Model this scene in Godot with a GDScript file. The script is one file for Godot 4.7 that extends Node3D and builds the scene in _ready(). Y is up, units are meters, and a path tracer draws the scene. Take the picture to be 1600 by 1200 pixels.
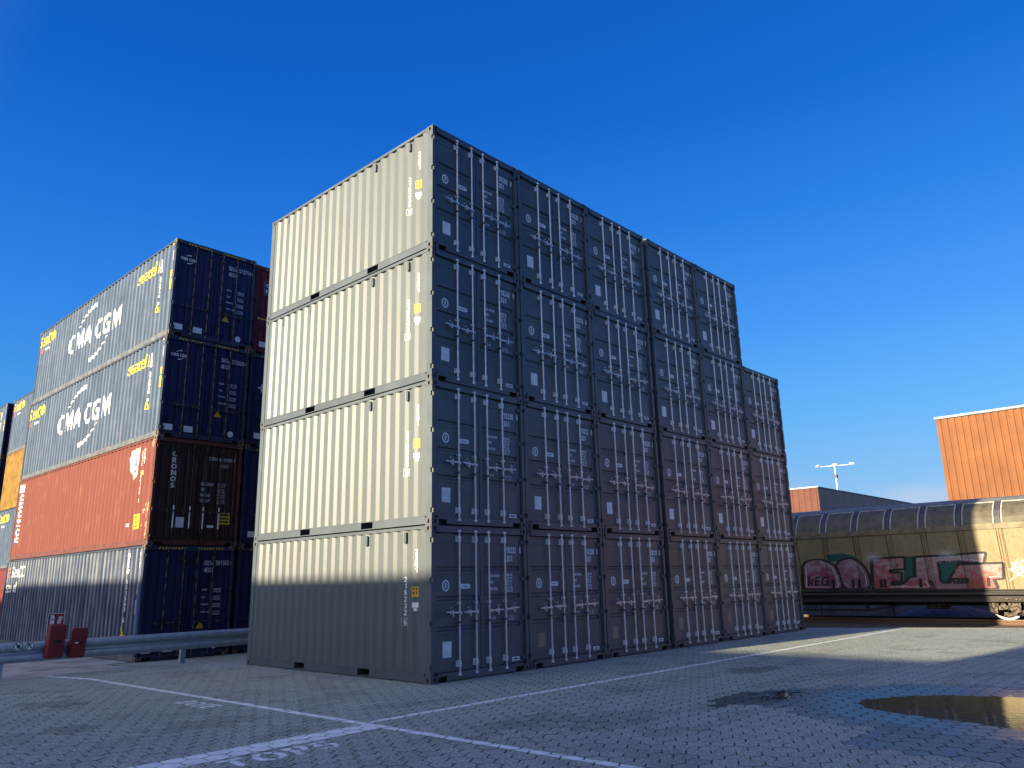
extends Node3D
# Container yard: a block of new grey 20 ft containers, a stack of 40 ft containers, a freight wagon, low evening sun.

const W20 := 2.438
const L20 := 6.058
const H20 := 2.602
const STEP_UP := 2.604
const STEP_X := 2.46
const GAP_AFTER_THIRD := 0.152
const W40 := 2.5
const L40 := 12.192
const H40 := 2.914
const BASE40 := -0.165
const EXPOSURE := 2.7

# x, z, half sizes, darkening of single stains; x, z, radius of tyre tracks
const STAINS := [[4.6, 3.4, 0.55, 0.35, 0.6], [-0.9, 4.3, 0.8, 0.5, 0.78], [-4.6, -3.2, 0.5, 0.4, 0.7], [-5.2, -0.6, 0.35, 0.3, 0.7], [-1.9, 3.6, 0.5, 0.3, 0.8], [-3.9, 0.4, 0.6, 0.45, 0.8]]
const TYRES := [[-14.0, -9.0, 13.2], [-14.0, -9.0, 14.9], [2.0, 22.0, 17.4], [2.0, 22.0, 19.0]]

var M := {}
var used := {}
var rng := RandomNumberGenerator.new()
var fonts := {}
var mesh_cache := {}
var ring_water := PackedVector2Array()


# ---------------------------------------------------------------- mesh builder
class MB:
	var v := PackedVector3Array()
	var n := PackedVector3Array()
	var t := PackedVector2Array()
	var c := PackedColorArray()
	var tint := Color(1, 1, 1)
	var colored := false

	func tri(a: Vector3, b: Vector3, d: Vector3, ta := Vector2.ZERO, tb := Vector2.ZERO, td := Vector2.ZERO) -> void:
		var nn := (b - a).cross(d - a).normalized()
		v.append(a); v.append(d); v.append(b)
		n.append(nn); n.append(nn); n.append(nn)
		t.append(ta); t.append(td); t.append(tb)
		if colored:
			c.append(tint); c.append(tint); c.append(tint)

	func tri_n(a: Vector3, b: Vector3, d: Vector3, na: Vector3, nb: Vector3, nd: Vector3) -> void:
		v.append(a); v.append(d); v.append(b)
		n.append(na); n.append(nd); n.append(nb)
		t.append(Vector2.ZERO); t.append(Vector2.ZERO); t.append(Vector2.ZERO)
		if colored:
			c.append(tint); c.append(tint); c.append(tint)

	# corners counter-clockwise as seen from outside
	func quad(a: Vector3, b: Vector3, d: Vector3, e: Vector3, ta := Vector2.ZERO, tb := Vector2.ZERO, td := Vector2.ZERO, te := Vector2.ZERO) -> void:
		tri(a, b, d, ta, tb, td)
		tri(a, d, e, ta, td, te)

	func box(p: Vector3, q: Vector3) -> void:
		var a := Vector3(minf(p.x, q.x), minf(p.y, q.y), minf(p.z, q.z))
		var b := Vector3(maxf(p.x, q.x), maxf(p.y, q.y), maxf(p.z, q.z))
		quad(Vector3(a.x, a.y, b.z), Vector3(b.x, a.y, b.z), Vector3(b.x, b.y, b.z), Vector3(a.x, b.y, b.z))
		quad(Vector3(b.x, a.y, a.z), Vector3(a.x, a.y, a.z), Vector3(a.x, b.y, a.z), Vector3(b.x, b.y, a.z))
		quad(Vector3(a.x, a.y, a.z), Vector3(a.x, a.y, b.z), Vector3(a.x, b.y, b.z), Vector3(a.x, b.y, a.z))
		quad(Vector3(b.x, a.y, b.z), Vector3(b.x, a.y, a.z), Vector3(b.x, b.y, a.z), Vector3(b.x, b.y, b.z))
		quad(Vector3(a.x, b.y, b.z), Vector3(b.x, b.y, b.z), Vector3(b.x, b.y, a.z), Vector3(a.x, b.y, a.z))
		quad(Vector3(a.x, a.y, a.z), Vector3(b.x, a.y, a.z), Vector3(b.x, a.y, b.z), Vector3(a.x, a.y, b.z))

	func tube(p: Vector3, q: Vector3, r: float, seg := 10, r2 := -1.0, caps := true) -> void:
		if r2 < 0.0:
			r2 = r
		var d := (q - p).normalized()
		var u := d.cross(Vector3.UP if absf(d.y) < 0.9 else Vector3.RIGHT).normalized()
		var w := d.cross(u)
		for i in seg:
			var a0 := TAU * i / seg
			var a1 := TAU * (i + 1) / seg
			var n0 := u * cos(a0) + w * sin(a0)
			var n1 := u * cos(a1) + w * sin(a1)
			tri_n(p + n0 * r, p + n1 * r, q + n1 * r2, n0, n1, n1)
			tri_n(p + n0 * r, q + n1 * r2, q + n0 * r2, n0, n1, n0)
			if caps:
				tri(q, q + n0 * r2, q + n1 * r2)
				tri(p, p + n1 * r, p + n0 * r)

	# polygon (counter-clockwise in x,y) in the plane of tr, drawn out along tr's -z
	func prism(poly: PackedVector2Array, tr: Transform3D, depth: float) -> void:
		var idx := Geometry2D.triangulate_polygon(poly)
		for i in range(0, idx.size(), 3):
			var a := poly[idx[i]]
			var b := poly[idx[i + 1]]
			var d := poly[idx[i + 2]]
			if (b - a).cross(d - a) < 0.0:
				var s := b
				b = d
				d = s
			tri(tr * Vector3(a.x, a.y, 0), tr * Vector3(b.x, b.y, 0), tr * Vector3(d.x, d.y, 0))
			tri(tr * Vector3(a.x, a.y, -depth), tr * Vector3(d.x, d.y, -depth), tr * Vector3(b.x, b.y, -depth))
		for i in poly.size():
			var a := poly[i]
			var b := poly[(i + 1) % poly.size()]
			quad(tr * Vector3(a.x, a.y, -depth), tr * Vector3(b.x, b.y, -depth), tr * Vector3(b.x, b.y, 0), tr * Vector3(a.x, a.y, 0))

	# open strip: points drawn out along ext
	func strip(pts: Array, ext: Vector3) -> void:
		for i in pts.size() - 1:
			quad(pts[i], pts[i + 1], pts[i + 1] + ext, pts[i] + ext)

	# rectangle with an upright slot: o is its middle, ux and uy its axes
	func slot_face(o: Vector3, ux: Vector3, uy: Vector3, hw: float, hh: float, sw: float, sh: float, deep: float) -> void:
		var out := ux.cross(uy).normalized()
		var k := 16
		var inner := []
		var outer := []
		for i in k:
			var a := TAU * (i + 0.5) / k
			var p := Vector2(cos(a), sin(a))
			var s := Vector2(p.x * sw, p.y * sw + signf(p.y) * (sh - sw))
			var e := p * minf(hw / maxf(absf(p.x), 1e-5), hh / maxf(absf(p.y), 1e-5))
			inner.append(o + ux * s.x + uy * s.y)
			outer.append(o + ux * e.x + uy * e.y)
		for i in k:
			var j := (i + 1) % k
			quad(outer[i], outer[j], inner[j], inner[i])
			quad(inner[i], inner[j], inner[j] - out * deep, inner[i] - out * deep)
			tri(o - out * deep, inner[i] - out * deep, inner[j] - out * deep)
		var cs := [Vector2(1, 1), Vector2(-1, 1), Vector2(-1, -1), Vector2(1, -1)]
		var at := [[1, 2], [5, 6], [9, 10], [13, 14]]
		for q in 4:
			var best := []
			for i in k:
				best.append(i)
			var corner: Vector3 = o + ux * (cs[q].x * hw) + uy * (cs[q].y * hh)
			# the two outer points next to the corner
			var lo := -1
			for i in k:
				var a0 := TAU * (i + 0.5) / k
				var a1 := TAU * (i + 1.5) / k
				var ac := fposmod(atan2(cs[q].y * hh, cs[q].x * hw), TAU)
				if ac >= a0 and ac < a1:
					lo = i
			if lo >= 0:
				tri(outer[lo], corner, outer[(lo + 1) % k])

	func mesh() -> ArrayMesh:
		var a := []
		a.resize(Mesh.ARRAY_MAX)
		a[Mesh.ARRAY_VERTEX] = v
		a[Mesh.ARRAY_NORMAL] = n
		a[Mesh.ARRAY_TEX_UV] = t
		if colored:
			a[Mesh.ARRAY_COLOR] = c
		var m := ArrayMesh.new()
		m.add_surface_from_arrays(Mesh.PRIMITIVE_TRIANGLES, a)
		return m


# ---------------------------------------------------------------- naming helpers
func numbered(called: String) -> String:
	if not used.has(called):
		used[called] = 0
		return called
	used[called] += 1
	return "%s_%03d" % [called, used[called]]


func part(parent: Node, called: String, mesh: Mesh, mat: Material, at := Vector3.ZERO) -> MeshInstance3D:
	var o := MeshInstance3D.new()
	o.name = called
	o.mesh = mesh
	o.material_override = mat
	o.position = at
	parent.add_child(o, true)
	return o


func thing(called: String, label: String, category: String, at := Vector3.ZERO, turn := 0.0, group := "") -> Node3D:
	var o := Node3D.new()
	o.name = numbered(called)
	add_child(o)
	o.position = at
	o.rotation.y = turn
	o.set_meta("label", label)
	o.set_meta("category", category)
	if group != "":
		o.set_meta("group", group)
	return o


func setting(called: String, mesh: Mesh, mat: Material) -> MeshInstance3D:
	var o := MeshInstance3D.new()
	o.name = called
	o.mesh = mesh
	o.material_override = mat
	o.set_meta("kind", "structure")
	add_child(o)
	return o


# ---------------------------------------------------------------- materials
func lin(r: float, g: float, b: float) -> Color:
	return Color(r, g, b).linear_to_srgb()


func noise_tex(size: int, freq: float, seed_: int, ramp: Array, octaves := 4, normal := false, bump := 4.0) -> NoiseTexture2D:
	var f := FastNoiseLite.new()
	f.noise_type = FastNoiseLite.TYPE_SIMPLEX_SMOOTH
	f.seed = seed_
	f.frequency = freq
	f.fractal_octaves = octaves
	var t := NoiseTexture2D.new()
	t.width = size
	t.height = size
	t.seamless = true
	t.noise = f
	if normal:
		t.as_normal_map = true
		t.bump_strength = bump
	elif ramp.size():
		var g := Gradient.new()
		var off := PackedFloat32Array()
		var cols := PackedColorArray()
		for r in ramp:
			off.append(r[0])
			cols.append(r[1])
		g.offsets = off
		g.colors = cols
		t.color_ramp = g
	return t


func grey_ramp(lo: float, hi: float) -> Array:
	return [[0.0, Color(lo, lo, lo)], [1.0, Color(hi, hi, hi)]]


func plain(col: Color, rough := 0.6, metal := 0.0) -> StandardMaterial3D:
	var m := StandardMaterial3D.new()
	m.albedo_color = col
	m.roughness = rough
	m.metallic = metal
	return m


func grained(col: Color, rough: float, tex: Texture2D, scale: float, normal_tex: Texture2D = null, nscale := 0.3, metal := 0.0) -> StandardMaterial3D:
	var m := plain(col, rough, metal)
	m.albedo_texture = tex
	m.uv1_triplanar = true
	m.uv1_world_triplanar = true
	m.uv1_scale = Vector3(scale, scale, scale)
	if normal_tex:
		m.normal_enabled = true
		m.normal_texture = normal_tex
		m.normal_scale = nscale
	return m


func textured(tex: Texture2D, rough: float, normal_tex: Texture2D = null) -> StandardMaterial3D:
	var m := plain(Color(1, 1, 1), rough)
	m.albedo_texture = tex
	m.texture_repeat = false
	return m


func make_materials() -> void:
	var soft := noise_tex(512, 0.006, 3, grey_ramp(0.86, 1.0), 5)
	var patch := noise_tex(512, 0.009, 5, [[0.0, Color(0.62, 0.60, 0.58)], [0.45, Color(0.86, 0.86, 0.86)], [1.0, Color(1, 1, 1)]], 5)
	var wave := noise_tex(512, 0.012, 7, [], 3, true, 6.0)
	var fine := noise_tex(512, 0.08, 9, [], 3, true, 8.0)
	var rusty := noise_tex(512, 0.012, 11, [[0.0, Color(0.30, 0.17, 0.10)], [0.42, Color(0.48, 0.30, 0.19)], [0.55, Color(0.85, 0.83, 0.80)], [1.0, Color(1, 1, 1)]], 5)
	var grit := noise_tex(512, 0.05, 13, [[0.0, Color(0.45, 0.44, 0.42)], [0.5, Color(0.82, 0.81, 0.80)], [1.0, Color(1, 1, 1)]], 5)
	for k in 5:
		var q: float = [1.0, 0.93, 1.05, 0.97, 0.90][k]
		M["grey%d" % k] = grained(lin(0.082 * q, 0.099 * q, 0.112 * q), 0.45, soft, 0.35, wave, 0.13)
	M.grey = M.grey0
	M.rubber = plain(lin(0.012, 0.012, 0.013), 0.8)
	M.galv = grained(lin(0.72, 0.74, 0.76), 0.36, soft, 1.5, fine, 0.1, 0.3)
	M.handle = grained(lin(0.72, 0.73, 0.75), 0.4, patch, 2.0, fine, 0.1, 0.4)
	M.casting = grained(lin(0.082, 0.092, 0.10), 0.55, patch, 1.2)
	M.white_print = plain(lin(0.78, 0.78, 0.76), 0.55)
	M.sticker = grained(lin(0.80, 0.81, 0.80), 0.5, soft, 2.2)
	M.tin = grained(lin(0.40, 0.30, 0.22), 0.5, grit, 2.0)
	M.yellow_print = plain(lin(0.68, 0.40, 0.02), 0.55)
	M.black_print = plain(lin(0.015, 0.015, 0.015), 0.6)
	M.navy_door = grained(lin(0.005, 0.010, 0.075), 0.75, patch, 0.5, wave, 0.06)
	M.navy_side = grained(lin(0.027, 0.045, 0.085), 0.85, patch, 0.4)
	M.navy_rail = grained(lin(0.125, 0.13, 0.15), 0.65, patch, 0.6)
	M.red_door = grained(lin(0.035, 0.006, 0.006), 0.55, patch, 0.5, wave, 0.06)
	M.red_side = grained(lin(0.13, 0.032, 0.024), 0.85, patch, 0.4)
	M.red_rail = grained(lin(0.14, 0.036, 0.026), 0.6, patch, 0.6)
	M.bright_red = grained(lin(0.16, 0.009, 0.018), 0.8, patch, 0.5)
	M.yellow_side = grained(lin(0.27, 0.14, 0.016), 0.85, patch, 0.3)
	M.old_bar = grained(lin(0.16, 0.145, 0.135), 0.55, rusty, 1.5, null, 0.0, 0.3)
	M.rusty_casting = grained(lin(0.22, 0.19, 0.165), 0.7, rusty, 1.6)
	M.beam = grained(lin(0.40, 0.46, 0.51), 0.42, soft, 0.9, wave, 0.08, 0.4)
	M.extinguisher = grained(lin(0.21, 0.006, 0.008), 0.5, soft, 1.5)
	M.sign_red = plain(lin(0.27, 0.008, 0.014), 0.45)
	M.concrete = grained(lin(0.40, 0.415, 0.40), 0.9, patch, 0.16, fine, 0.3)
	M.edging = grained(lin(0.27, 0.255, 0.235), 0.9, grit, 0.8, fine, 0.4)
	M.asphalt = grained(lin(0.17, 0.165, 0.16), 0.95, grit, 0.5, fine, 0.5)
	M.sand_joint = grained(lin(0.05, 0.046, 0.04), 0.95, grit, 1.5)
	M.ballast = grained(lin(0.20, 0.14, 0.095), 0.95, grit, 1.1, fine, 1.2)
	M.gravel = grained(lin(0.27, 0.26, 0.25), 0.95, grit, 1.6, fine, 1.2)
	M.rail = grained(lin(0.20, 0.105, 0.055), 0.7, grit, 2.0)
	M.rail_top = plain(lin(0.45, 0.40, 0.36), 0.35, 0.7)
	M.sleeper = grained(lin(0.12, 0.085, 0.06), 0.9, grit, 1.3)
	M.roof_sheet = grained(lin(0.20, 0.20, 0.19), 0.6, patch, 0.5)
	M.hoop = grained(lin(0.075, 0.07, 0.068), 0.6, patch, 0.8)
	M.wagon_yellow = grained(lin(0.22, 0.172, 0.09), 0.6, patch, 0.5, wave, 0.08)
	M.wagon_upper = grained(lin(0.13, 0.108, 0.072), 0.6, patch, 0.6)
	M.wagon_trim = grained(lin(0.48, 0.47, 0.45), 0.55, patch, 1.5)
	M.wagon_dark = grained(lin(0.055, 0.05, 0.046), 0.75, grit, 1.0)
	M.bogie = grained(lin(0.15, 0.135, 0.115), 0.75, rusty, 1.2)
	M.wheel = grained(lin(0.13, 0.11, 0.095), 0.6, rusty, 1.2)
	M.wheel_rim = plain(lin(0.55, 0.52, 0.48), 0.3, 0.8)
	M.orange_clad = grained(lin(0.215, 0.079, 0.027), 0.85, soft, 0.15)
	M.brick_clad = grained(lin(0.13, 0.045, 0.03), 0.85, soft, 0.15)
	M.grey_clad = grained(lin(0.17, 0.17, 0.175), 0.6, soft, 0.15)
	M.white_trim = grained(lin(0.5, 0.5, 0.48), 0.6, patch, 0.5)
	M.dark_trim = plain(lin(0.03, 0.032, 0.035), 0.6)
	M.lamp_metal = plain(lin(0.55, 0.56, 0.56), 0.4, 0.4)
	M.lamp_glass = plain(lin(0.55, 0.57, 0.58), 0.15)
	M.line_paint = grained(lin(0.88, 0.88, 0.86), 0.75, soft, 0.8)
	# paving: colour comes per stone from vertex and instance colours
	for k in [["paver", 0.88, 1.0], ["paver_damp", 0.5, 0.55], ["paver_wet", 0.3, 0.45]]:
		var m := grained(lin(k[2], k[2], k[2]), k[1], grit, 0.9, fine, 0.35 if k[0] == "paver" else 0.12)
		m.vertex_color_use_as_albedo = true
		M[k[0]] = m
	var w := plain(lin(0.012, 0.013, 0.013), 0.015)
	w.metallic_specular = 0.55
	w.transparency = BaseMaterial3D.TRANSPARENCY_ALPHA
	w.albedo_color.a = 0.82
	w.normal_enabled = true
	w.normal_texture = noise_tex(512, 0.03, 17, [], 3, true, 3.0)
	w.normal_scale = 0.045
	w.uv1_triplanar = true
	w.uv1_world_triplanar = true
	w.uv1_scale = Vector3(0.5, 0.5, 0.5)
	M.water = w


# ---------------------------------------------------------------- lettering
func font(bold := true, serif := false) -> Font:
	var key := "%s%s" % [bold, serif]
	if not fonts.has(key):
		var f := SystemFont.new()
		f.font_names = PackedStringArray(["Droid Serif" if serif else "Droid Sans"])
		f.font_weight = 700 if bold else 400
		fonts[key] = f
	return fonts[key]


func text_mesh(s: String, cap: float, bold := false, depth := 0.0015) -> TextMesh:
	var key := "%s|%f|%s" % [s, cap, bold]
	if mesh_cache.has(key):
		return mesh_cache[key]
	var t := TextMesh.new()
	t.text = s
	t.font = font(bold)
	t.font_size = 24
	t.pixel_size = cap / (24.0 * 0.714)
	t.depth = depth
	t.curve_step = 3.0
	t.horizontal_alignment = HORIZONTAL_ALIGNMENT_LEFT
	t.vertical_alignment = VERTICAL_ALIGNMENT_BOTTOM
	mesh_cache[key] = t
	return t


# lettering whose baseline starts at p in the plane x (right), y (up) of its parent
func letters(parent: Node, s: String, cap: float, p: Vector3, mat: Material, squeeze := 0.72, bold := false) -> MeshInstance3D:
	var o := part(parent, "lettering", text_mesh(s, cap, bold), mat, p)
	var box: AABB = o.mesh.get_aabb()
	o.scale = Vector3(squeeze, 1, 1)
	o.position = p - Vector3(box.position.x * squeeze, box.position.y, 0)
	return o


func flat_text(s: String, bold := true, serif := false) -> PackedVector2Array:
	var key := "flat|%s|%s|%s" % [s, bold, serif]
	if mesh_cache.has(key):
		return mesh_cache[key]
	var t := TextMesh.new()
	t.text = s
	t.font = font(bold, serif)
	t.font_size = 48
	t.pixel_size = 1.0 / (48.0 * 0.714)
	t.depth = 0.0
	t.curve_step = 1.0
	var a := t.get_mesh_arrays()
	var v: PackedVector3Array = a[Mesh.ARRAY_VERTEX]
	var out := PackedVector2Array()
	var lo := Vector2(1e9, 1e9)
	for p in v:
		lo = lo.min(Vector2(p.x, p.y))
	if a[Mesh.ARRAY_INDEX] != null:
		for i in a[Mesh.ARRAY_INDEX]:
			out.append(Vector2(v[i].x, v[i].y) - lo)
	else:
		for p in v:
			out.append(Vector2(p.x, p.y) - lo)
	mesh_cache[key] = out
	return out


func text_width(s: String, bold := true, serif := false) -> float:
	var m := 0.0
	for p in flat_text(s, bold, serif):
		m = maxf(m, p.x)
	return m


func fill_tri(img: Image, a: Vector2, b: Vector2, c: Vector2, col: Color) -> void:
	var y0 := maxi(0, int(ceil(minf(a.y, minf(b.y, c.y)) - 0.5)))
	var y1 := mini(img.get_height() - 1, int(floor(maxf(a.y, maxf(b.y, c.y)) - 0.5)))
	var e := [[a, b], [b, c], [c, a]]
	for y in range(y0, y1 + 1):
		var yy := y + 0.5
		var lo := 1e9
		var hi := -1e9
		for s in e:
			var p: Vector2 = s[0]
			var q: Vector2 = s[1]
			if (p.y <= yy) != (q.y <= yy):
				var x := p.x + (yy - p.y) / (q.y - p.y) * (q.x - p.x)
				lo = minf(lo, x)
				hi = maxf(hi, x)
		if hi >= lo:
			var x0 := maxi(0, int(round(lo)))
			var x1 := mini(img.get_width(), int(round(hi)))
			if x1 > x0:
				img.fill_rect(Rect2i(x0, y, x1 - x0, 1), col)


func fill_poly(img: Image, pts: PackedVector2Array, col: Color) -> void:
	var idx := Geometry2D.triangulate_polygon(pts)
	for i in range(0, idx.size(), 3):
		fill_tri(img, pts[idx[i]], pts[idx[i + 1]], pts[idx[i + 2]], col)


func stroke(img: Image, pts: Array, w: float, col: Color) -> void:
	for i in pts.size():
		var p: Vector2 = pts[i]
		var disc := PackedVector2Array()
		for k in 10:
			disc.append(p + Vector2.from_angle(TAU * k / 10) * w * 0.5)
		fill_poly(img, disc, col)
		if i + 1 < pts.size():
			var q: Vector2 = pts[i + 1]
			var d := (q - p).normalized().orthogonal() * w * 0.5
			fill_tri(img, p + d, q + d, q - d, col)
			fill_tri(img, p + d, q - d, p - d, col)


# text whose lower left corner is at p (metres from the lower left of the sheet); turn: 0 upright, -PI/2 reads downwards
func paint_text(img: Image, px: Vector2, sheet_h: float, s: String, p: Vector2, cap: float, col: Color, squeeze := 0.8, turn := 0.0, slant := 0.0, bold := true, serif := false) -> void:
	var f := flat_text(s, bold, serif)
	var q := PackedVector2Array()
	for a in f:
		var b := Vector2(a.x * squeeze + a.y * slant, a.y) * cap
		b = b.rotated(turn) + p
		q.append(Vector2(b.x * px.x, (sheet_h - b.y) * px.y))
	for i in range(0, q.size(), 3):
		fill_tri(img, q[i], q[i + 1], q[i + 2], col)


# ---------------------------------------------------------------- shared container shapes
func casting_mesh() -> ArrayMesh:
	# 0.178 long (z), 0.118 high, 0.162 wide (x); origin at its lower left front corner, going to -z
	var b := MB.new()
	var s := Vector3(0.162, 0.118, 0.178)
	var m := Vector3(s.x / 2, s.y / 2, -s.z / 2)
	b.slot_face(Vector3(m.x, m.y, 0), Vector3.RIGHT, Vector3.UP, s.x / 2, s.y / 2, 0.026, 0.038, 0.035)
	b.slot_face(Vector3(m.x, m.y, -s.z), Vector3.LEFT, Vector3.UP, s.x / 2, s.y / 2, 0.026, 0.038, 0.035)
	b.slot_face(Vector3(0, m.y, m.z), Vector3.BACK, Vector3.UP, s.z / 2, s.y / 2, 0.026, 0.038, 0.035)
	b.slot_face(Vector3(s.x, m.y, m.z), Vector3.FORWARD, Vector3.UP, s.z / 2, s.y / 2, 0.026, 0.038, 0.035)
	b.quad(Vector3(0, s.y, 0), Vector3(s.x, s.y, 0), Vector3(s.x, s.y, -s.z), Vector3(0, s.y, -s.z))
	b.quad(Vector3(0, 0, -s.z), Vector3(s.x, 0, -s.z), Vector3(s.x, 0, 0), Vector3(0, 0, 0))
	return b.mesh()


# corrugated side sheet, outer face at x = 0 looking to -x; front at z = 0
func side_sheet(L: float, H: float, pitch := 0.278) -> ArrayMesh:
	var b := MB.new()
	var y0 := 0.16
	var y1 := H - 0.05
	var zf := -0.14
	var zb := -L + 0.11
	var flat_front := 0.16
	var pts := [Vector2(zf, 0.0), Vector2(zf - flat_front, 0.0)]
	var z := zf - flat_front
	var k := pitch / 0.278
	while z - pitch > zb + 0.04:
		pts.append(Vector2(z - 0.068 * k, 0.038))
		pts.append(Vector2(z - 0.138 * k, 0.038))
		pts.append(Vector2(z - 0.206 * k, 0.0))
		pts.append(Vector2(z - pitch, 0.0))
		z -= pitch
	pts.append(Vector2(zb, 0.0))
	for i in pts.size() - 1:
		var f: Vector2 = pts[i]
		var r: Vector2 = pts[i + 1]
		var ur := (r.x + L) / L
		var uf := (f.x + L) / L
		b.quad(Vector3(0.014 + r.y, y0, r.x), Vector3(0.014 + f.y, y0, f.x), Vector3(0.014 + f.y, y1, f.x), Vector3(0.014 + r.y, y1, r.x),
			Vector2(ur, 1 - y0 / H), Vector2(uf, 1 - y0 / H), Vector2(uf, 1 - y1 / H), Vector2(ur, 1 - y1 / H))
	return b.mesh()


func mirrored(m: ArrayMesh, w: float) -> ArrayMesh:
	var a := m.surface_get_arrays(0)
	var v: PackedVector3Array = a[Mesh.ARRAY_VERTEX]
	var n: PackedVector3Array = a[Mesh.ARRAY_NORMAL]
	for i in v.size():
		v[i].x = w - v[i].x
		n[i].x = -n[i].x
	for i in range(0, v.size(), 3):
		var s := v[i + 1]
		v[i + 1] = v[i + 2]
		v[i + 2] = s
		var sn := n[i + 1]
		n[i + 1] = n[i + 2]
		n[i + 2] = sn
	a[Mesh.ARRAY_VERTEX] = v
	a[Mesh.ARRAY_NORMAL] = n
	var o := ArrayMesh.new()
	o.add_surface_from_arrays(Mesh.PRIMITIVE_TRIANGLES, a)
	return o


func box_mesh(p: Vector3, q: Vector3) -> ArrayMesh:
	var b := MB.new()
	b.box(p, q)
	return b.mesh()


# bottom side rail on the left side with two fork pockets left open
func bottom_rail(L: float, pockets: Array) -> ArrayMesh:
	var b := MB.new()
	var cuts := [-0.178]
	for p in pockets:
		cuts.append(p + 0.18)
		cuts.append(p - 0.18)
	cuts.append(-L + 0.178)
	for i in range(0, cuts.size(), 2):
		b.box(Vector3(0.006, 0.03, cuts[i]), Vector3(0.05, 0.15, cuts[i + 1]))
	b.box(Vector3(0.003, 0.15, -0.178), Vector3(0.07, 0.165, -L + 0.178))
	b.box(Vector3(0.003, 0.016, -0.178), Vector3(0.07, 0.03, -L + 0.178))
	return b.mesh()


func lock_bar_mesh(y0: float, y1: float, r := 0.017) -> ArrayMesh:
	var b := MB.new()
	b.tube(Vector3(0, y0, 0), Vector3(0, y1, 0), r, 10)
	for y in [y0 - 0.005, y1 - 0.035]:
		b.tube(Vector3(0, y, 0), Vector3(0, y + 0.04, 0), r * 1.9, 8)
		b.box(Vector3(-0.05, y + 0.008, -0.03), Vector3(0.016, y + 0.032, 0.014))
	return b.mesh()


func guide_mesh() -> ArrayMesh:
	# bearing bracket that holds a lock bar to the door
	var b := MB.new()
	b.box(Vector3(-0.062, -0.055, -0.042), Vector3(0.03, 0.055, -0.03))
	b.box(Vector3(-0.03, -0.05, -0.03), Vector3(0.026, 0.05, 0.012))
	b.box(Vector3(-0.024, -0.032, 0.012), Vector3(0.02, 0.032, 0.022))
	for y in [-0.036, 0.036]:
		b.tube(Vector3(-0.046, y, -0.03), Vector3(-0.046, y, -0.018), 0.01, 6)
	return b.mesh()


func handle_mesh(dir: float) -> ArrayMesh:
	# from the bar at the origin towards x * dir
	var b := MB.new()
	b.box(Vector3(-0.024, -0.026, -0.02), Vector3(0.024, 0.026, 0.026))
	b.prism(PackedVector2Array([Vector2(0.02, -0.013), Vector2(0.16, -0.004), Vector2(0.34, 0.0), Vector2(0.345, 0.02), Vector2(0.16, 0.022), Vector2(0.02, 0.016)]) if dir > 0 else
		PackedVector2Array([Vector2(-0.02, 0.016), Vector2(-0.16, 0.022), Vector2(-0.345, 0.02), Vector2(-0.34, 0.0), Vector2(-0.16, -0.004), Vector2(-0.02, -0.013)]),
		Transform3D(Basis(), Vector3(0, 0, 0.03)), 0.014)
	# catch plate with seal flap
	var x := 0.19 * dir
	b.box(Vector3(x - 0.02, -0.028, -0.02), Vector3(x + 0.02, 0.034, 0.0))
	b.prism(PackedVector2Array([Vector2(x - 0.014, -0.05), Vector2(x + 0.004, -0.07), Vector2(x + 0.02, -0.045), Vector2(x + 0.01, 0.0), Vector2(x + 0.014, 0.045), Vector2(x - 0.004, 0.052), Vector2(x - 0.012, 0.0)]), Transform3D(Basis(), Vector3(0, 0, 0.044)), 0.012)
	b.tube(Vector3(x + 0.03 * dir, 0.085, -0.02), Vector3(x + 0.03 * dir, 0.085, 0.02), 0.012, 8)
	return b.mesh()


func hinge_mesh() -> ArrayMesh:
	var b := MB.new()
	b.box(Vector3(-0.05, -0.035, -0.012), Vector3(0.05, 0.035, 0.0))
	b.tube(Vector3(-0.052, -0.045, 0.0), Vector3(-0.052, 0.045, 0.0), 0.016, 8)
	return b.mesh()


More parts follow.
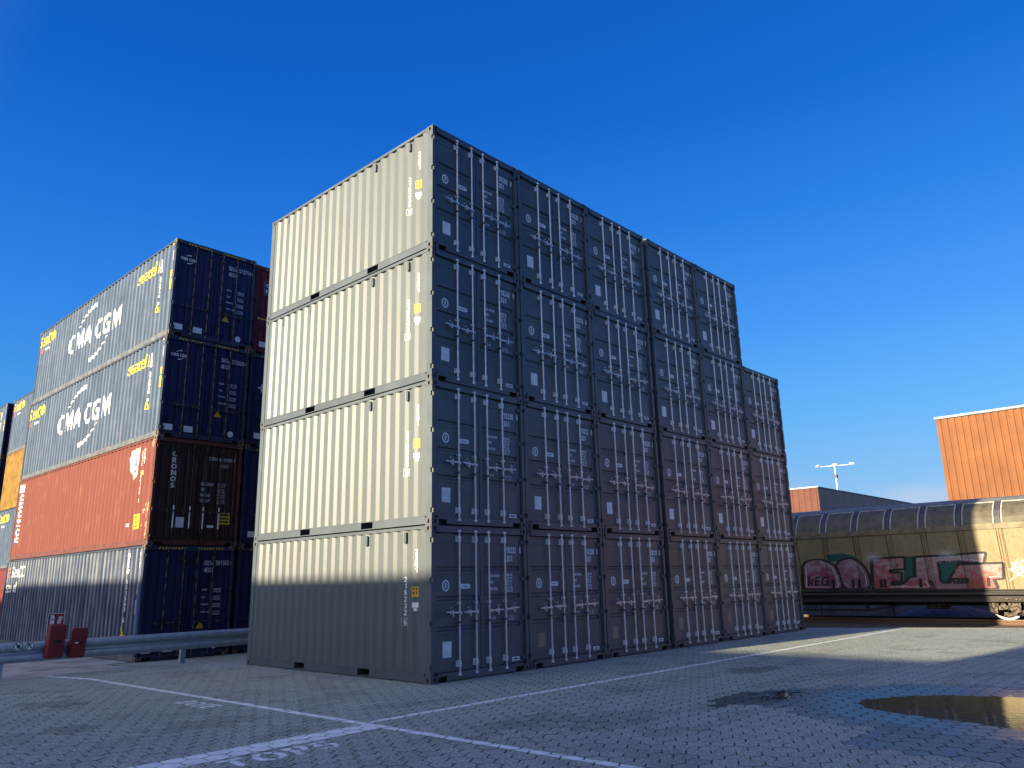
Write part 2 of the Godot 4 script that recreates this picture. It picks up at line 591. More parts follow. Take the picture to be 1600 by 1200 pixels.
# door leaf with three pressed troughs running across: x from 0 to w
func leaf_troughs(w: float, y0: float, y1: float) -> ArrayMesh:
	var b := MB.new()
	var xa := 0.075
	var xb := w - 0.075
	var zf := 0.0
	b.quad(Vector3(0, y0, zf), Vector3(xa, y0, zf), Vector3(xa, y1, zf), Vector3(0, y1, zf))
	b.quad(Vector3(xb, y0, zf), Vector3(w, y0, zf), Vector3(w, y1, zf), Vector3(xb, y1, zf))
	var prof := [Vector2(y0, 0), Vector2(y0 + 0.1, 0), Vector2(y0 + 0.103, -0.006)]
	for y in [0.865, 1.365, 1.865]:
		prof.append(Vector2(y - 0.105, -0.006))
		prof.append(Vector2(y - 0.102, 0.002))
		prof.append(Vector2(y - 0.055, 0.002))
		prof.append(Vector2(y - 0.035, -0.036))
		prof.append(Vector2(y + 0.012, -0.036))
		prof.append(Vector2(y + 0.03, -0.006))
	prof.append(Vector2(y1 - 0.163, -0.006))
	prof.append(Vector2(y1 - 0.16, 0))
	prof.append(Vector2(y1, 0))
	for i in prof.size() - 1:
		var p: Vector2 = prof[i]
		var q: Vector2 = prof[i + 1]
		b.quad(Vector3(xa, p.x, p.y), Vector3(xb, p.x, p.y), Vector3(xb, q.x, q.y), Vector3(xa, q.x, q.y))
		# close the ends of the troughs
		if p.y < 0.0 or q.y < 0.0:
			b.quad(Vector3(xa, p.x, 0), Vector3(xa, p.x, p.y), Vector3(xa, q.x, q.y), Vector3(xa, q.x, 0))
			b.quad(Vector3(xb, p.x, p.y), Vector3(xb, p.x, 0), Vector3(xb, q.x, 0), Vector3(xb, q.x, q.y))
	# edges of the leaf
	b.box(Vector3(0, y0, -0.045), Vector3(w, y1, -0.042))
	b.quad(Vector3(0, y0, -0.045), Vector3(0, y0, 0), Vector3(0, y1, 0), Vector3(0, y1, -0.045))
	b.quad(Vector3(w, y0, 0), Vector3(w, y0, -0.045), Vector3(w, y1, -0.045), Vector3(w, y1, 0))
	b.quad(Vector3(0, y1, 0), Vector3(w, y1, 0), Vector3(w, y1, -0.045), Vector3(0, y1, -0.045))
	b.quad(Vector3(0, y0, -0.045), Vector3(w, y0, -0.045), Vector3(w, y0, 0), Vector3(0, y0, 0))
	return b.mesh()


# door leaf with upright pressed ribs
func leaf_ribs(w: float, y0: float, y1: float) -> ArrayMesh:
	var b := MB.new()
	var ya := y0 + 0.1
	var yb := y1 - 0.1
	b.quad(Vector3(0, y0, 0), Vector3(w, y0, 0), Vector3(w, ya, 0), Vector3(0, ya, 0))
	b.quad(Vector3(0, yb, 0), Vector3(w, yb, 0), Vector3(w, y1, 0), Vector3(0, y1, 0))
	var xs := [Vector2(0, 0)]
	var k := 5
	var d := w / k
	for i in k:
		xs.append(Vector2(d * i + d * 0.30, 0))
		xs.append(Vector2(d * i + d * 0.42, -0.03))
		xs.append(Vector2(d * i + d * 0.60, -0.03))
		xs.append(Vector2(d * i + d * 0.72, 0))
	xs.append(Vector2(w, 0))
	for i in xs.size() - 1:
		var p: Vector2 = xs[i]
		var q: Vector2 = xs[i + 1]
		b.quad(Vector3(p.x, ya, p.y), Vector3(q.x, ya, q.y), Vector3(q.x, yb, q.y), Vector3(p.x, yb, p.y))
		if p.y < 0.0 or q.y < 0.0:
			b.quad(Vector3(p.x, yb, p.y), Vector3(q.x, yb, q.y), Vector3(q.x, yb, 0), Vector3(p.x, yb, 0))
			b.quad(Vector3(p.x, ya, 0), Vector3(q.x, ya, 0), Vector3(q.x, ya, q.y), Vector3(p.x, ya, p.y))
	b.quad(Vector3(0, y0, -0.045), Vector3(0, y0, 0), Vector3(0, y1, 0), Vector3(0, y1, -0.045))
	b.quad(Vector3(w, y0, 0), Vector3(w, y0, -0.045), Vector3(w, y1, -0.045), Vector3(w, y1, 0))
	b.box(Vector3(0, y0, -0.045), Vector3(w, y1, -0.042))
	return b.mesh()


func ring_mesh(r0: float, r1: float, stretch := 1.0) -> ArrayMesh:
	var b := MB.new()
	for i in 24:
		var a := Vector2.from_angle(TAU * i / 24)
		var c := Vector2.from_angle(TAU * (i + 1) / 24)
		a.y *= stretch
		c.y *= stretch
		if r0 > 0.0:
			b.quad(Vector3(a.x * r0, a.y * r0, 0), Vector3(a.x * r1, a.y * r1, 0), Vector3(c.x * r1, c.y * r1, 0), Vector3(c.x * r0, c.y * r0, 0))
		else:
			b.tri(Vector3.ZERO, Vector3(a.x * r1, a.y * r1, 0), Vector3(c.x * r1, c.y * r1, 0))
	return b.mesh()


func pill_mesh(w: float, h: float, depth: float) -> ArrayMesh:
	var p := PackedVector2Array()
	var r := minf(w, h) / 2
	for i in 16:
		var d := Vector2.from_angle(TAU * (i + 0.5) / 16)
		p.append(Vector2(d.x * r + signf(d.x) * (w / 2 - r), d.y * r + signf(d.y) * (h / 2 - r)))
	var b := MB.new()
	b.prism(p, Transform3D(Basis(), Vector3.ZERO), depth)
	return b.mesh()


func cached(key: String, f: Callable) -> Mesh:
	if not mesh_cache.has(key):
		mesh_cache[key] = f.call()
	return mesh_cache[key]


# steel frame, walls, roof and floor that every container has
func container_shell(t: Node3D, W: float, L: float, H: float, mat: Material, side: Material, rail: Material, corner: Material, pockets: Array, key: String) -> MeshInstance3D:
	var cast: Mesh = cached("casting", casting_mesh)
	for x in [0.0, W - 0.162]:
		for y in [0.0, H - 0.118]:
			for z in [0.0, -L + 0.178]:
				part(t, "corner_casting", cast, corner, Vector3(x, y, z))
	var post: Mesh = cached(key + "post", func(): return box_mesh(Vector3(0.004, 0.118, -0.006), Vector3(0.075, H - 0.118, -0.15)))
	var post_r: Mesh = cached(key + "post_r", func(): return box_mesh(Vector3(W - 0.075, 0.118, -0.006), Vector3(W - 0.004, H - 0.118, -0.15)))
	var door_post: Mesh = cached(key + "door_post", func():
		var b := MB.new()
		b.box(Vector3(0.004, 0.118, -0.045), Vector3(0.075, H - 0.118, -0.15))
		b.box(Vector3(0.045, 0.118, -0.006), Vector3(0.075, H - 0.118, -0.045))
		var at := 0.118
		for y in [0.25, 0.95, 1.67, H - 0.26, 99.0]:
			var to: float = minf(y - 0.042, H - 0.118)
			b.box(Vector3(0.004, at, -0.006), Vector3(0.045, to, -0.045))
			at = y + 0.042
		return b.mesh())
	part(t, "corner_post", door_post, mat)
	part(t, "corner_post", cached(key + "door_post_r", func(): return mirrored(door_post, W)), mat)
	part(t, "corner_post", post, mat, Vector3(0, 0, -L + 0.16))
	part(t, "corner_post", post_r, mat, Vector3(0, 0, -L + 0.16))
	var sheet: Mesh = cached(key + "side", func(): return side_sheet(L, H))
	var sheet_r: Mesh = cached(key + "side_r", func(): return mirrored(sheet, W))
	var wall := part(t, "side_wall", sheet, side)
	part(t, "side_wall", sheet_r, mat)
	var br: Mesh = cached(key + "rail", func(): return bottom_rail(L, pockets))
	var br_r: Mesh = cached(key + "rail_r", func(): return mirrored(br, W))
	part(t, "bottom_rail", br, rail)
	part(t, "bottom_rail", br_r, rail)
	var tr: Mesh = cached(key + "top", func(): return box_mesh(Vector3(0.004, H - 0.064, -0.178), Vector3(0.064, H - 0.008, -L + 0.178)))
	part(t, "top_rail", tr, mat)
	part(t, "top_rail", tr, mat, Vector3(W - 0.068, 0, 0))
	part(t, "roof_sheet", cached(key + "roof", func():
		var b := MB.new()
		var z := -0.16
		var hi := true
		while z > -L + 0.2:
			var y := H - 0.012 if hi else H - 0.032
			b.quad(Vector3(0.064, y, z), Vector3(W - 0.064, y, z), Vector3(W - 0.064, y, z - 0.1), Vector3(0.064, y, z - 0.1))
			var y2 := H - 0.032 if hi else H - 0.012
			b.quad(Vector3(0.064, y, z - 0.1), Vector3(W - 0.064, y, z - 0.1), Vector3(W - 0.064, y2, z - 0.115), Vector3(0.064, y2, z - 0.115))
			hi = not hi
			z -= 0.115
		return b.mesh()), mat)
	part(t, "floor_pan", cached(key + "floor", func():
		var b := MB.new()
		var cuts := [-0.15]
		for p in pockets:
			cuts.append(p + 0.18)
			cuts.append(p - 0.18)
		cuts.append(-L + 0.06)
		for i in range(0, cuts.size(), 2):
			b.box(Vector3(0.075, 0.03, cuts[i]), Vector3(W - 0.075, 0.135, cuts[i + 1]))
		b.box(Vector3(0.075, 0.135, -0.15), Vector3(W - 0.075, 0.15, -L + 0.06))
		b.box(Vector3(0.075, 0.022, -0.15), Vector3(W - 0.075, 0.03, -L + 0.06))
		return b.mesh()), mat)
	part(t, "front_wall", cached(key + "back", func(): return box_mesh(Vector3(0.075, 0.03, -L + 0.02), Vector3(W - 0.075, H - 0.02, -L + 0.05))), mat)
	part(t, "door_header", cached(key + "header", func():
		var b := MB.new()
		b.box(Vector3(0.162, H - 0.125, -0.012), Vector3(W - 0.162, H - 0.02, -0.11))
		b.box(Vector3(0.162, H - 0.02, -0.004), Vector3(W - 0.162, H - 0.008, -0.15))
		return b.mesh()), mat)
	part(t, "door_sill", cached(key + "sill", func():
		var b := MB.new()
		b.box(Vector3(0.162, 0.098, -0.01), Vector3(W - 0.162, 0.15, -0.12))
		b.box(Vector3(0.37, 0.02, -0.012), Vector3(W - 0.37, 0.098, -0.12))
		return b.mesh()), mat)
	part(t, "door_gasket", cached(key + "gasket", func():
		var b := MB.new()
		b.box(Vector3(0.078, 0.15, -0.118), Vector3(W - 0.078, H - 0.125, -0.123))
		return b.mesh()), M.rubber)
	return wall


func grey_container() -> Node3D:
	var t := Node3D.new()
	t.name = "grey_container"
	container_shell(t, W20, L20, H20, M.grey, M.grey, M.grey, M.casting, [-1.87, -3.99], "g20")
	var vent: Mesh = cached("vent", func(): return pill_mesh(0.06, 0.2, 0.022))
	for z in [-0.727, -1.866, -4.151, -5.299]:
		var v := part(t, "vent_cover", vent, M.grey, Vector3(0.0065, 2.41, z))
		v.rotation.y = -PI / 2
	part(t, "data_plate_holder", cached("gblock", func():
		var b := MB.new()
		b.box(Vector3(-0.09, -0.066, -0.03), Vector3(0.09, 0.066, 0.012))
		b.box(Vector3(-0.075, -0.05, 0.012), Vector3(0.075, 0.05, 0.016))
		return b.mesh()), M.grey, Vector3(1.272, 1.315, -0.05))
	var hinge: Mesh = cached("hinge", hinge_mesh)
	var y0 := 0.16
	var y1 := H20 - 0.14
	for side in 2:
		var w := 1.11
		var x0 := 0.1 if side == 0 else 1.228
		var d := part(t, "door", cached("gleaf", func(): return leaf_troughs(w, y0, y1)), M.grey, Vector3(x0, 0, -0.058))
		for bx in ([0.667, 1.075] if side == 0 else [1.405, 1.83]):
			part(d, "lock_bar", cached("gbar", func(): return lock_bar_mesh(0.085, H20 - 0.08)), M.galv, Vector3(bx - x0, 0, 0.042))
			for y in [0.27, 2.37]:
				part(d, "bar_bracket", cached("guide", guide_mesh), M.galv, Vector3(bx - x0, y, 0.042))
			for y in [0.95, 1.27]:
				part(d, "bar_guide", cached("guide_small", func(): return box_mesh(Vector3(-0.03, -0.02, -0.042), Vector3(0.024, 0.02, 0.02))), M.galv if y > 1.0 else M.grey, Vector3(bx - x0, y, 0.042))
			part(d, "handle", cached("handle%d" % side, func(): return handle_mesh(-1.0 if side == 0 else 1.0)), M.handle, Vector3(bx - x0, 1.115, 0.05))
		for y in [0.24, 0.95, 1.66, 2.34]:
			var h := part(d, "hinge", hinge, M.grey, Vector3((0.0 if side == 0 else w), y, 0.03))
			h.scale.x = 1.0 if side == 0 else -1.0
	# print on the doors; texts stand a hair proud of the sheet
	var dl: Node = t.get_node("door")
	var dr: Node = t.get_node("door2")
	var xl := 0.1
	var xr := 1.228
	part(dl, "emblem", cached("emblem", func():
		var b := MB.new()
		for q in [[0.062, 0.084], [0.03, 0.036]]:
			for i in 24:
				var a := Vector2.from_angle(TAU * i / 24)
				var c := Vector2.from_angle(TAU * (i + 1) / 24)
				b.quad(Vector3(a.x * q[0], a.y * q[0] * 1.15, 0), Vector3(a.x * q[1], a.y * q[1] * 1.15, 0), Vector3(c.x * q[1], c.y * q[1] * 1.15, 0), Vector3(c.x * q[0], c.y * q[0] * 1.15, 0))
		b.box(Vector3(-0.006, -0.055, -0.001), Vector3(0.006, 0.055, 0.0005))
		b.prism(PackedVector2Array([Vector2(-0.03, -0.02), Vector2(-0.02, -0.026), Vector2(0.03, 0.02), Vector2(0.02, 0.026)]), Transform3D(Basis(), Vector3(0, 0, 0.0008)), 0.001)
		return b.mesh()), M.white_print, Vector3(0.381 - xl, 1.57, -0.003))
	part(dl, "oval_plate", cached("oval", func(): return pill_mesh(0.27, 0.085, 0.004)), M.sticker, Vector3(0.832 - xl, 1.552, 0.0))
	part(dl, "plate_print", cached("oprint", func(): return box_mesh(Vector3(0, 0, -0.002), Vector3(0.15, 0.012, 0.0))), M.black_print, Vector3(0.755 - xl, 1.546, 0.0015))
	part(dr, "label_print", cached("lprint", func(): return box_mesh(Vector3(0, 0, -0.002), Vector3(0.12, 0.024, 0.0))), M.black_print, Vector3(2.055 - xr, 0.222, 0.0045))
	part(dr, "white_label", cached("wlabel", func(): return box_mesh(Vector3(0, 0, -0.004), Vector3(0.195, 0.068, 0.0))), M.sticker, Vector3(2.02 - xr, 0.2, 0.003))
	var rows := [["MAX GROSS", "30,480  KG", "67,200  LB", 1.70], ["TARE", "2,170  KG", "4,785  LB", 1.585], ["PAYLOAD", "28,310  KG", "62,415  LB", 1.468]]
	for r in rows:
		letters(dr, r[0], 0.05, Vector3(1.444 - xr, r[3], -0.003), M.white_print, 0.72, true)
		letters(dr, r[1], 0.044, Vector3(1.862 - xr, r[3] + 0.005, -0.003), M.white_print, 0.72, true)
		letters(dr, r[2], 0.044, Vector3(1.862 - xr, r[3] - 0.05, -0.003), M.white_print, 0.72, true)
	letters(dr, "CU.CAP", 0.045, Vector3(1.445 - xr, 0.955, -0.003), M.white_print, 0.8)
	letters(dr, "33.2  CU.M", 0.038, Vector3(1.9 - xr, 0.965, -0.003), M.white_print, 0.75)
	letters(dr, "1,172  CU.FT", 0.038, Vector3(1.9 - xr, 0.912, -0.003), M.white_print, 0.7)
	letters(dr, "22G1", 0.112, Vector3(1.862 - xr, 1.98, -0.003), M.white_print, 0.62, true)
	return t


func paint_stack(img: Image, px: Vector2, sheet_h: float, s: String, at: Vector2, step: float, cap: float, col: Color, wide: float) -> void:
	# upright characters one below the other, at = middle of the first one's top
	var y := at.y
	for ch in s:
		if ch != " ":
			paint_text(img, px, sheet_h, ch, Vector2(at.x - text_width(ch) * wide * cap / 2, y - cap), cap, col, wide)
		y -= step


func grey_side_texture(number: String, check: String) -> ImageTexture:
	var wpx := 1024
	var hpx := 512
	var img := Image.create(wpx, hpx, false, Image.FORMAT_RGB8)
	img.fill(lin(0.088, 0.100, 0.106))
	var f := FastNoiseLite.new()
	f.seed = hash(number) % 1000
	f.frequency = 0.011
	f.fractal_octaves = 4
	for y in range(0, hpx, 2):
		for x in range(0, wpx, 2):
			var k := 1.0 + 0.05 * f.get_noise_2d(x, y * 0.6)
			img.fill_rect(Rect2i(x, y, 2, 2), lin(0.088 * k, 0.100 * k, 0.106 * k))
	var r := RandomNumberGenerator.new()
	r.seed = hash(number)
	for i in 16:
		var x := r.randi_range(10, wpx - 10)
		var y0 := r.randi_range(8, 60) if i % 3 else r.randi_range(60, hpx - 120)
		var n := r.randi_range(30, 130)
		for y in n:
			var k := 1.0 - 0.16 * (1.0 - y / float(n)) * r.randf()
			img.fill_rect(Rect2i(x + int(2.0 * f.get_noise_2d(i * 90.0, y * 3.0)), y0 + y, r.randi_range(1, 3), 1), lin(0.088 * k, 0.097 * k, 0.098 * k))
	for i in 14:
		var p := Vector2(r.randf() * wpx, r.randf() * hpx)
		stroke(img, [p, p + Vector2(r.randf_range(-26, 26), r.randf_range(-5, 5))], 1.2, lin(0.125, 0.135, 0.138))
	var px := Vector2(wpx / L20, hpx / H20)
	var white := lin(0.8, 0.8, 0.78)
	paint_stack(img, px, H20, "22G1", Vector2(L20 - 0.447, 2.2), 0.104, 0.085, white, 0.8)
	paint_stack(img, px, H20, number, Vector2(L20 - 0.735, 1.735), 0.112, 0.09, white, 0.8)
	paint_stack(img, px, H20, check, Vector2(L20 - 0.735, 1.015), 0.1, 0.085, white, 0.8)
	var fr := Rect2i(int((L20 - 0.8) * px.x), int((H20 - 1.04) * px.y), int(0.13 * px.x), int(0.13 * px.y))
	for e in [Rect2i(fr.position, Vector2i(fr.size.x, 1)), Rect2i(fr.position, Vector2i(1, fr.size.y)), Rect2i(fr.position + Vector2i(0, fr.size.y), Vector2i(fr.size.x, 1)), Rect2i(fr.position + Vector2i(fr.size.x, 0), Vector2i(1, fr.size.y))]:
		img.fill_rect(e, white)
	img.fill_rect(Rect2i(int((L20 - 0.525) * px.x), int((H20 - 1.565) * px.y), int(0.14 * px.x), int(0.175 * px.y)), lin(0.62, 0.36, 0.01))
	for q in [[0.505, 1.545], [0.505, 1.475], [0.45, 1.545], [0.45, 1.475]]:
		img.fill_rect(Rect2i(int((L20 - q[0]) * px.x), int((H20 - q[1]) * px.y), int(0.035 * px.x), int(0.045 * px.y)), lin(0.05, 0.05, 0.04))
	img.fill_rect(Rect2i(int((L20 - 0.52) * px.x), int((H20 - 1.30) * px.y), int(0.125 * px.x), int(0.09 * px.y)), white)
	img.fill_rect(Rect2i(int((L20 - 0.49) * px.x), int((H20 - 1.2) * px.y), int(0.06 * px.x), int(0.05 * px.y)), white)
	return ImageTexture.create_from_image(img)


# ---------------------------------------------------------------- forty-foot containers
# weathered paint for a 40 ft side: streaks, chalking on the outer ribs and scuffs
func weathered(base: Color, chalk: Color, seed_: int, chalky: float, rust: float) -> Image:
	var wpx := 2048
	var hpx := 512
	var img := Image.create(wpx, hpx, false, Image.FORMAT_RGB8)
	var f := FastNoiseLite.new()
	f.seed = seed_
	f.frequency = 0.02
	f.fractal_octaves = 4
	var g := FastNoiseLite.new()
	g.seed = seed_ + 7
	g.frequency = 0.006
	g.fractal_octaves = 3
	for x in range(0, wpx, 2):
		var z := L40 * (1.0 - x / float(wpx)) - 0.30      # metres behind the front post
		var ph := fposmod(z, 0.278)
		var outer := 1.0 if (ph > 0.19 or z < 0.0) else 0.0
		for y in range(0, hpx, 4):
			var a := f.get_noise_2d(x * 1.6, y * 0.12)
			var b := g.get_noise_2d(x, y * 1.5)
			var k := clampf(chalky * outer * (0.8 + 0.9 * a) + 0.18 * b + 0.30 * a + 0.06, 0.0, 1.0)
			var col := base.lerp(chalk, k)
			if b + 0.6 * a > 0.52:
				col = col.lerp(Color(0.30, 0.15, 0.08), rust)
			img.fill_rect(Rect2i(x, y, 2, 4), col.linear_to_srgb())
	# scuffs and scratches
	var r := RandomNumberGenerator.new()
	r.seed = seed_
	for i in 60:
		var p := Vector2(r.randf() * wpx, r.randf() * hpx)
		var q := p + Vector2(r.randf_range(-20, 20), r.randf_range(-14, 14))
		stroke(img, [p, q], r.randf_range(1.0, 2.2), chalk.lerp(Color(0.35, 0.2, 0.12), r.randf() * rust * 2.0).linear_to_srgb())
	return img


func big_arc(img: Image, px: Vector2, p: Vector2, q: Vector2, lift: float, col: Color, taper_to_q: bool) -> void:
	# tapering swoosh from p to q, as broken dashes where it crosses the ribs
	var n := 14
	for i in n:
		var a := i / float(n)
		var c := (i + 1.0) / float(n)
		var w0 := 0.02 + 0.13 * (a if taper_to_q else 1.0 - a)
		var w1 := 0.02 + 0.13 * (c if taper_to_q else 1.0 - c)
		var u := p.lerp(q, a) + Vector2(0, lift * sin(PI * a))
		var v := p.lerp(q, c) + Vector2(0, lift * sin(PI * c))
		var pts := PackedVector2Array([u - Vector2(0, w0 / 2), v - Vector2(0, w1 / 2), v + Vector2(0, w1 / 2), u + Vector2(0, w0 / 2)])
		for k in 4:
			pts[k] = Vector2(pts[k].x * px.x, (H40 - pts[k].y) * px.y)
		fill_poly(img, pts, col)


func triangle_mark(img: Image, px: Vector2, c: Vector2, s: float) -> void:
	fill_tri(img, Vector2((c.x - s) * px.x, (H40 - c.y + s * 0.8) * px.y), Vector2((c.x + s) * px.x, (H40 - c.y + s * 0.8) * px.y), Vector2(c.x * px.x, (H40 - c.y - s) * px.y), lin(0.7, 0.45, 0.02))
	fill_tri(img, Vector2((c.x - s * 0.3) * px.x, (H40 - c.y + s * 0.5) * px.y), Vector2((c.x + s * 0.3) * px.x, (H40 - c.y + s * 0.5) * px.y), Vector2(c.x * px.x, (H40 - c.y - s * 0.4) * px.y), lin(0.03, 0.03, 0.02))


func liner_side(seed_: int, big: bool, number: String) -> ImageTexture:
	var img := weathered(Color(0.026, 0.046, 0.088), Color(0.082, 0.118, 0.178), seed_, 0.85, 0.06)
	var px := Vector2(img.get_width() / L40, img.get_height() / H40)
	var cream := lin(0.80, 0.79, 0.70)
	var yel := lin(0.70, 0.44, 0.015)
	if big:
		paint_text(img, px, H40, "CMA CGM", Vector2(L40 - 8.62, 1.22), 0.66, cream, 4.78 / 0.66 / text_width("CMA CGM"), 0.0, 0.0)
		big_arc(img, px, Vector2(L40 - 7.75, 2.06), Vector2(L40 - 6.2, 2.55), 0.13, cream, true)
		big_arc(img, px, Vector2(L40 - 6.35, 0.58), Vector2(L40 - 4.9, 1.12), -0.13, cream, false)
	paint_text(img, px, H40, "seacell", Vector2(L40 - 2.72, 2.2), 0.36, yel, 1.5 / 0.36 / text_width("seacell"), 0.0, 0.12)
	paint_text(img, px, H40, "SeaCO", Vector2(L40 - 12.12, 2.26), 0.42, yel, 1.68 / 0.42 / text_width("SeaCO"))
	paint_text(img, px, H40, "GE", Vector2(L40 - 11.95, 2.02), 0.15, lin(0.55, 0.06, 0.05), 1.0)
	paint_text(img, px, H40, "container", Vector2(L40 - 11.5, 2.04), 0.1, cream, 0.9)
	paint_stack(img, px, H40, number, Vector2(L40 - 1.02, 2.56), 0.112, 0.09, cream, 0.9)
	triangle_mark(img, px, Vector2(L40 - 1.05, 1.0), 0.13)
	img.fill_rect(Rect2i(int((L40 - 0.27) * px.x), int((H40 - 1.98) * px.y), int(0.15 * px.x), int(0.2 * px.y)), yel)
	img.fill_rect(Rect2i(int((L40 - 0.28) * px.x), int((H40 - 1.72) * px.y), int(0.15 * px.x), int(0.32 * px.y)), yel)
	paint_stack(img, px, H40, "4EG1", Vector2(L40 - 0.18, 2.6), 0.1, 0.085, cream, 0.9)
	for i in 3:
		fill_tri(img, Vector2((L40 - 0.42 + i * 0.1) * px.x, 0.13 * px.y), Vector2((L40 - 0.36 + i * 0.1) * px.x, 0.09 * px.y), Vector2((L40 - 0.30 + i * 0.1) * px.x, 0.13 * px.y), yel)
	return ImageTexture.create_from_image(img)


func cronos_side() -> ImageTexture:
	var img := weathered(Color(0.14, 0.030, 0.022), Color(0.175, 0.048, 0.034), 21, 0.35, 0.1)
	var px := Vector2(img.get_width() / L40, img.get_height() / H40)
	var cream := lin(0.76, 0.75, 0.70)
	var blue := lin(0.06, 0.08, 0.2)
	img.fill_rect(Rect2i(int((L40 - 11.98) * px.x), int((H40 - 2.72) * px.y), int(0.5 * px.x), int(0.28 * px.y)), cream)
	paint_text(img, px, H40, "K", Vector2(L40 - 11.85, 2.5), 0.2, blue, 1.1, 0.0, 0.0, true, true)
	paint_text(img, px, H40, "CRONOS", Vector2(L40 - 11.93, 2.36), 0.40, blue, 1.78 / 0.40 / text_width("CRONOS", true, true), -PI / 2, 0.0, true, true)
	paint_text(img, px, H40, "CRONOS", Vector2(L40 - 11.88, 2.38), 0.36, cream, 1.78 / 0.36 / text_width("CRONOS", true, true), -PI / 2, 0.0, true, true)
	# painted wing emblem
	var P := func(x: float, y: float) -> Vector2: return Vector2((L40 - x) * px.x, (H40 - y) * px.y)
	fill_poly(img, PackedVector2Array([P.call(1.08, 2.74), P.call(1.62, 2.70), P.call(1.86, 2.52), P.call(1.80, 2.28), P.call(1.56, 2.02), P.call(1.36, 1.84), P.call(1.22, 1.98), P.call(1.10, 2.3)]), lin(0.66, 0.50, 0.34))
	fill_poly(img, PackedVector2Array([P.call(1.12, 2.70), P.call(1.52, 2.68), P.call(1.74, 2.50), P.call(1.64, 2.3), P.call(1.42, 2.08), P.call(1.28, 1.98), P.call(1.14, 2.3)]), cream)
	for i in 6:
		var o := i * 0.075
		fill_poly(img, PackedVector2Array([P.call(1.15 + o, 2.66 - o * 0.1), P.call(1.20 + o, 2.67 - o * 0.1), P.call(1.24 + o * 0.55, 2.18 + o * 0.2), P.call(1.20 + o * 0.55, 2.18 + o * 0.2)]), lin(0.13, 0.15, 0.27))
	fill_poly(img, PackedVector2Array([P.call(1.34, 2.16), P.call(1.42, 2.12), P.call(1.34, 2.0), P.call(1.28, 2.06)]), lin(0.10, 0.14, 0.12))
	paint_stack(img, px, H40, "CRIU 090100 7", Vector2(L40 - 0.97, 2.62), 0.112, 0.09, cream, 0.9)
	paint_stack(img, px, H40, "4EG1", Vector2(L40 - 0.77, 2.66), 0.11, 0.085, cream, 0.9)
	img.fill_rect(Rect2i(int((L40 - 0.88) * px.x), int((H40 - 2.05) * px.y), int(0.13 * px.x), int(0.14 * px.y)), lin(0.68, 0.4, 0.03))
	img.fill_rect(Rect2i(int((L40 - 1.08) * px.x), int((H40 - 0.86) * px.y), int(0.34 * px.x), int(0.40 * px.y)), lin(0.70, 0.44, 0.02))
	for i in 3:
		img.fill_rect(Rect2i(int((L40 - 1.04) * px.x), int((H40 - 0.81 + i * 0.12) * px.y), int(0.26 * px.x), int(0.06 * px.y)), lin(0.25, 0.13, 0.01))
	img.fill_rect(Rect2i(int((L40 - 1.6) * px.x), int((H40 - 0.64) * px.y), int(0.22 * px.x), int(0.08 * px.y)), cream)
	# bare and scraped patches beside the front post
	var r := RandomNumberGenerator.new()
	r.seed = 5
	for i in 46:
		var c := Vector2(L40 - 0.12 - absf(r.randfn(0.0, 0.16)), r.randf_range(0.2, 1.3) if i % 4 else r.randf_range(2.6, 2.85))
		var q := PackedVector2Array()
		for k in 7:
			var e := c + Vector2.from_angle(TAU * k / 7) * r.randf_range(0.01, 0.06) * Vector2(0.7, 1.6)
			q.append(Vector2(e.x * px.x, (H40 - e.y) * px.y))
		fill_poly(img, q, lin(0.42, 0.22, 0.09) if i % 3 else lin(0.5, 0.33, 0.2))
	return ImageTexture.create_from_image(img)


func gesea_side() -> ImageTexture:
	var img := weathered(Color(0.022, 0.038, 0.078), Color(0.17, 0.18, 0.205), 33, 0.78, 0.05)
	var px := Vector2(img.get_width() / L40, img.get_height() / H40)
	var cream := lin(0.80, 0.79, 0.66)
	paint_text(img, px, H40, "GE", Vector2(L40 - 11.95, 2.3), 0.34, lin(0.62, 0.12, 0.07), 0.55)
	paint_text(img, px, H40, "SeaCO", Vector2(L40 - 11.5, 2.3), 0.36, cream, 1.45 / 0.36 / text_width("SeaCO"))
	paint_text(img, px, H40, "seacell", Vector2(L40 - 11.95, 1.78), 0.34, cream, 1.3 / 0.34 / text_width("seacell"))
	paint_stack(img, px, H40, "GESU 581563 6", Vector2(L40 - 1.05, 2.74), 0.14, 0.11, cream, 0.9)
	triangle_mark(img, px, Vector2(L40 - 1.12, 0.72), 0.14)
	img.fill_rect(Rect2i(int((L40 - 0.27) * px.x), int((H40 - 1.95) * px.y), int(0.27 * px.x), int(1.5 * px.y)), lin(0.03, 0.115, 0.31))
	img.fill_rect(Rect2i(int((L40 - 0.42) * px.x), int((H40 - 1.92) * px.y), int(0.14 * px.x), int(0.26 * px.y)), lin(0.6, 0.38, 0.06))
	img.fill_rect(Rect2i(int((L40 - 0.43) * px.x), int((H40 - 1.52) * px.y), int(0.14 * px.x), int(0.36 * px.y)), lin(0.55, 0.4, 0.14))
	paint_stack(img, px, H40, "4EG1", Vector2(L40 - 0.29, 2.74), 0.11, 0.085, cream, 0.9)
	return ImageTexture.create_from_image(img)


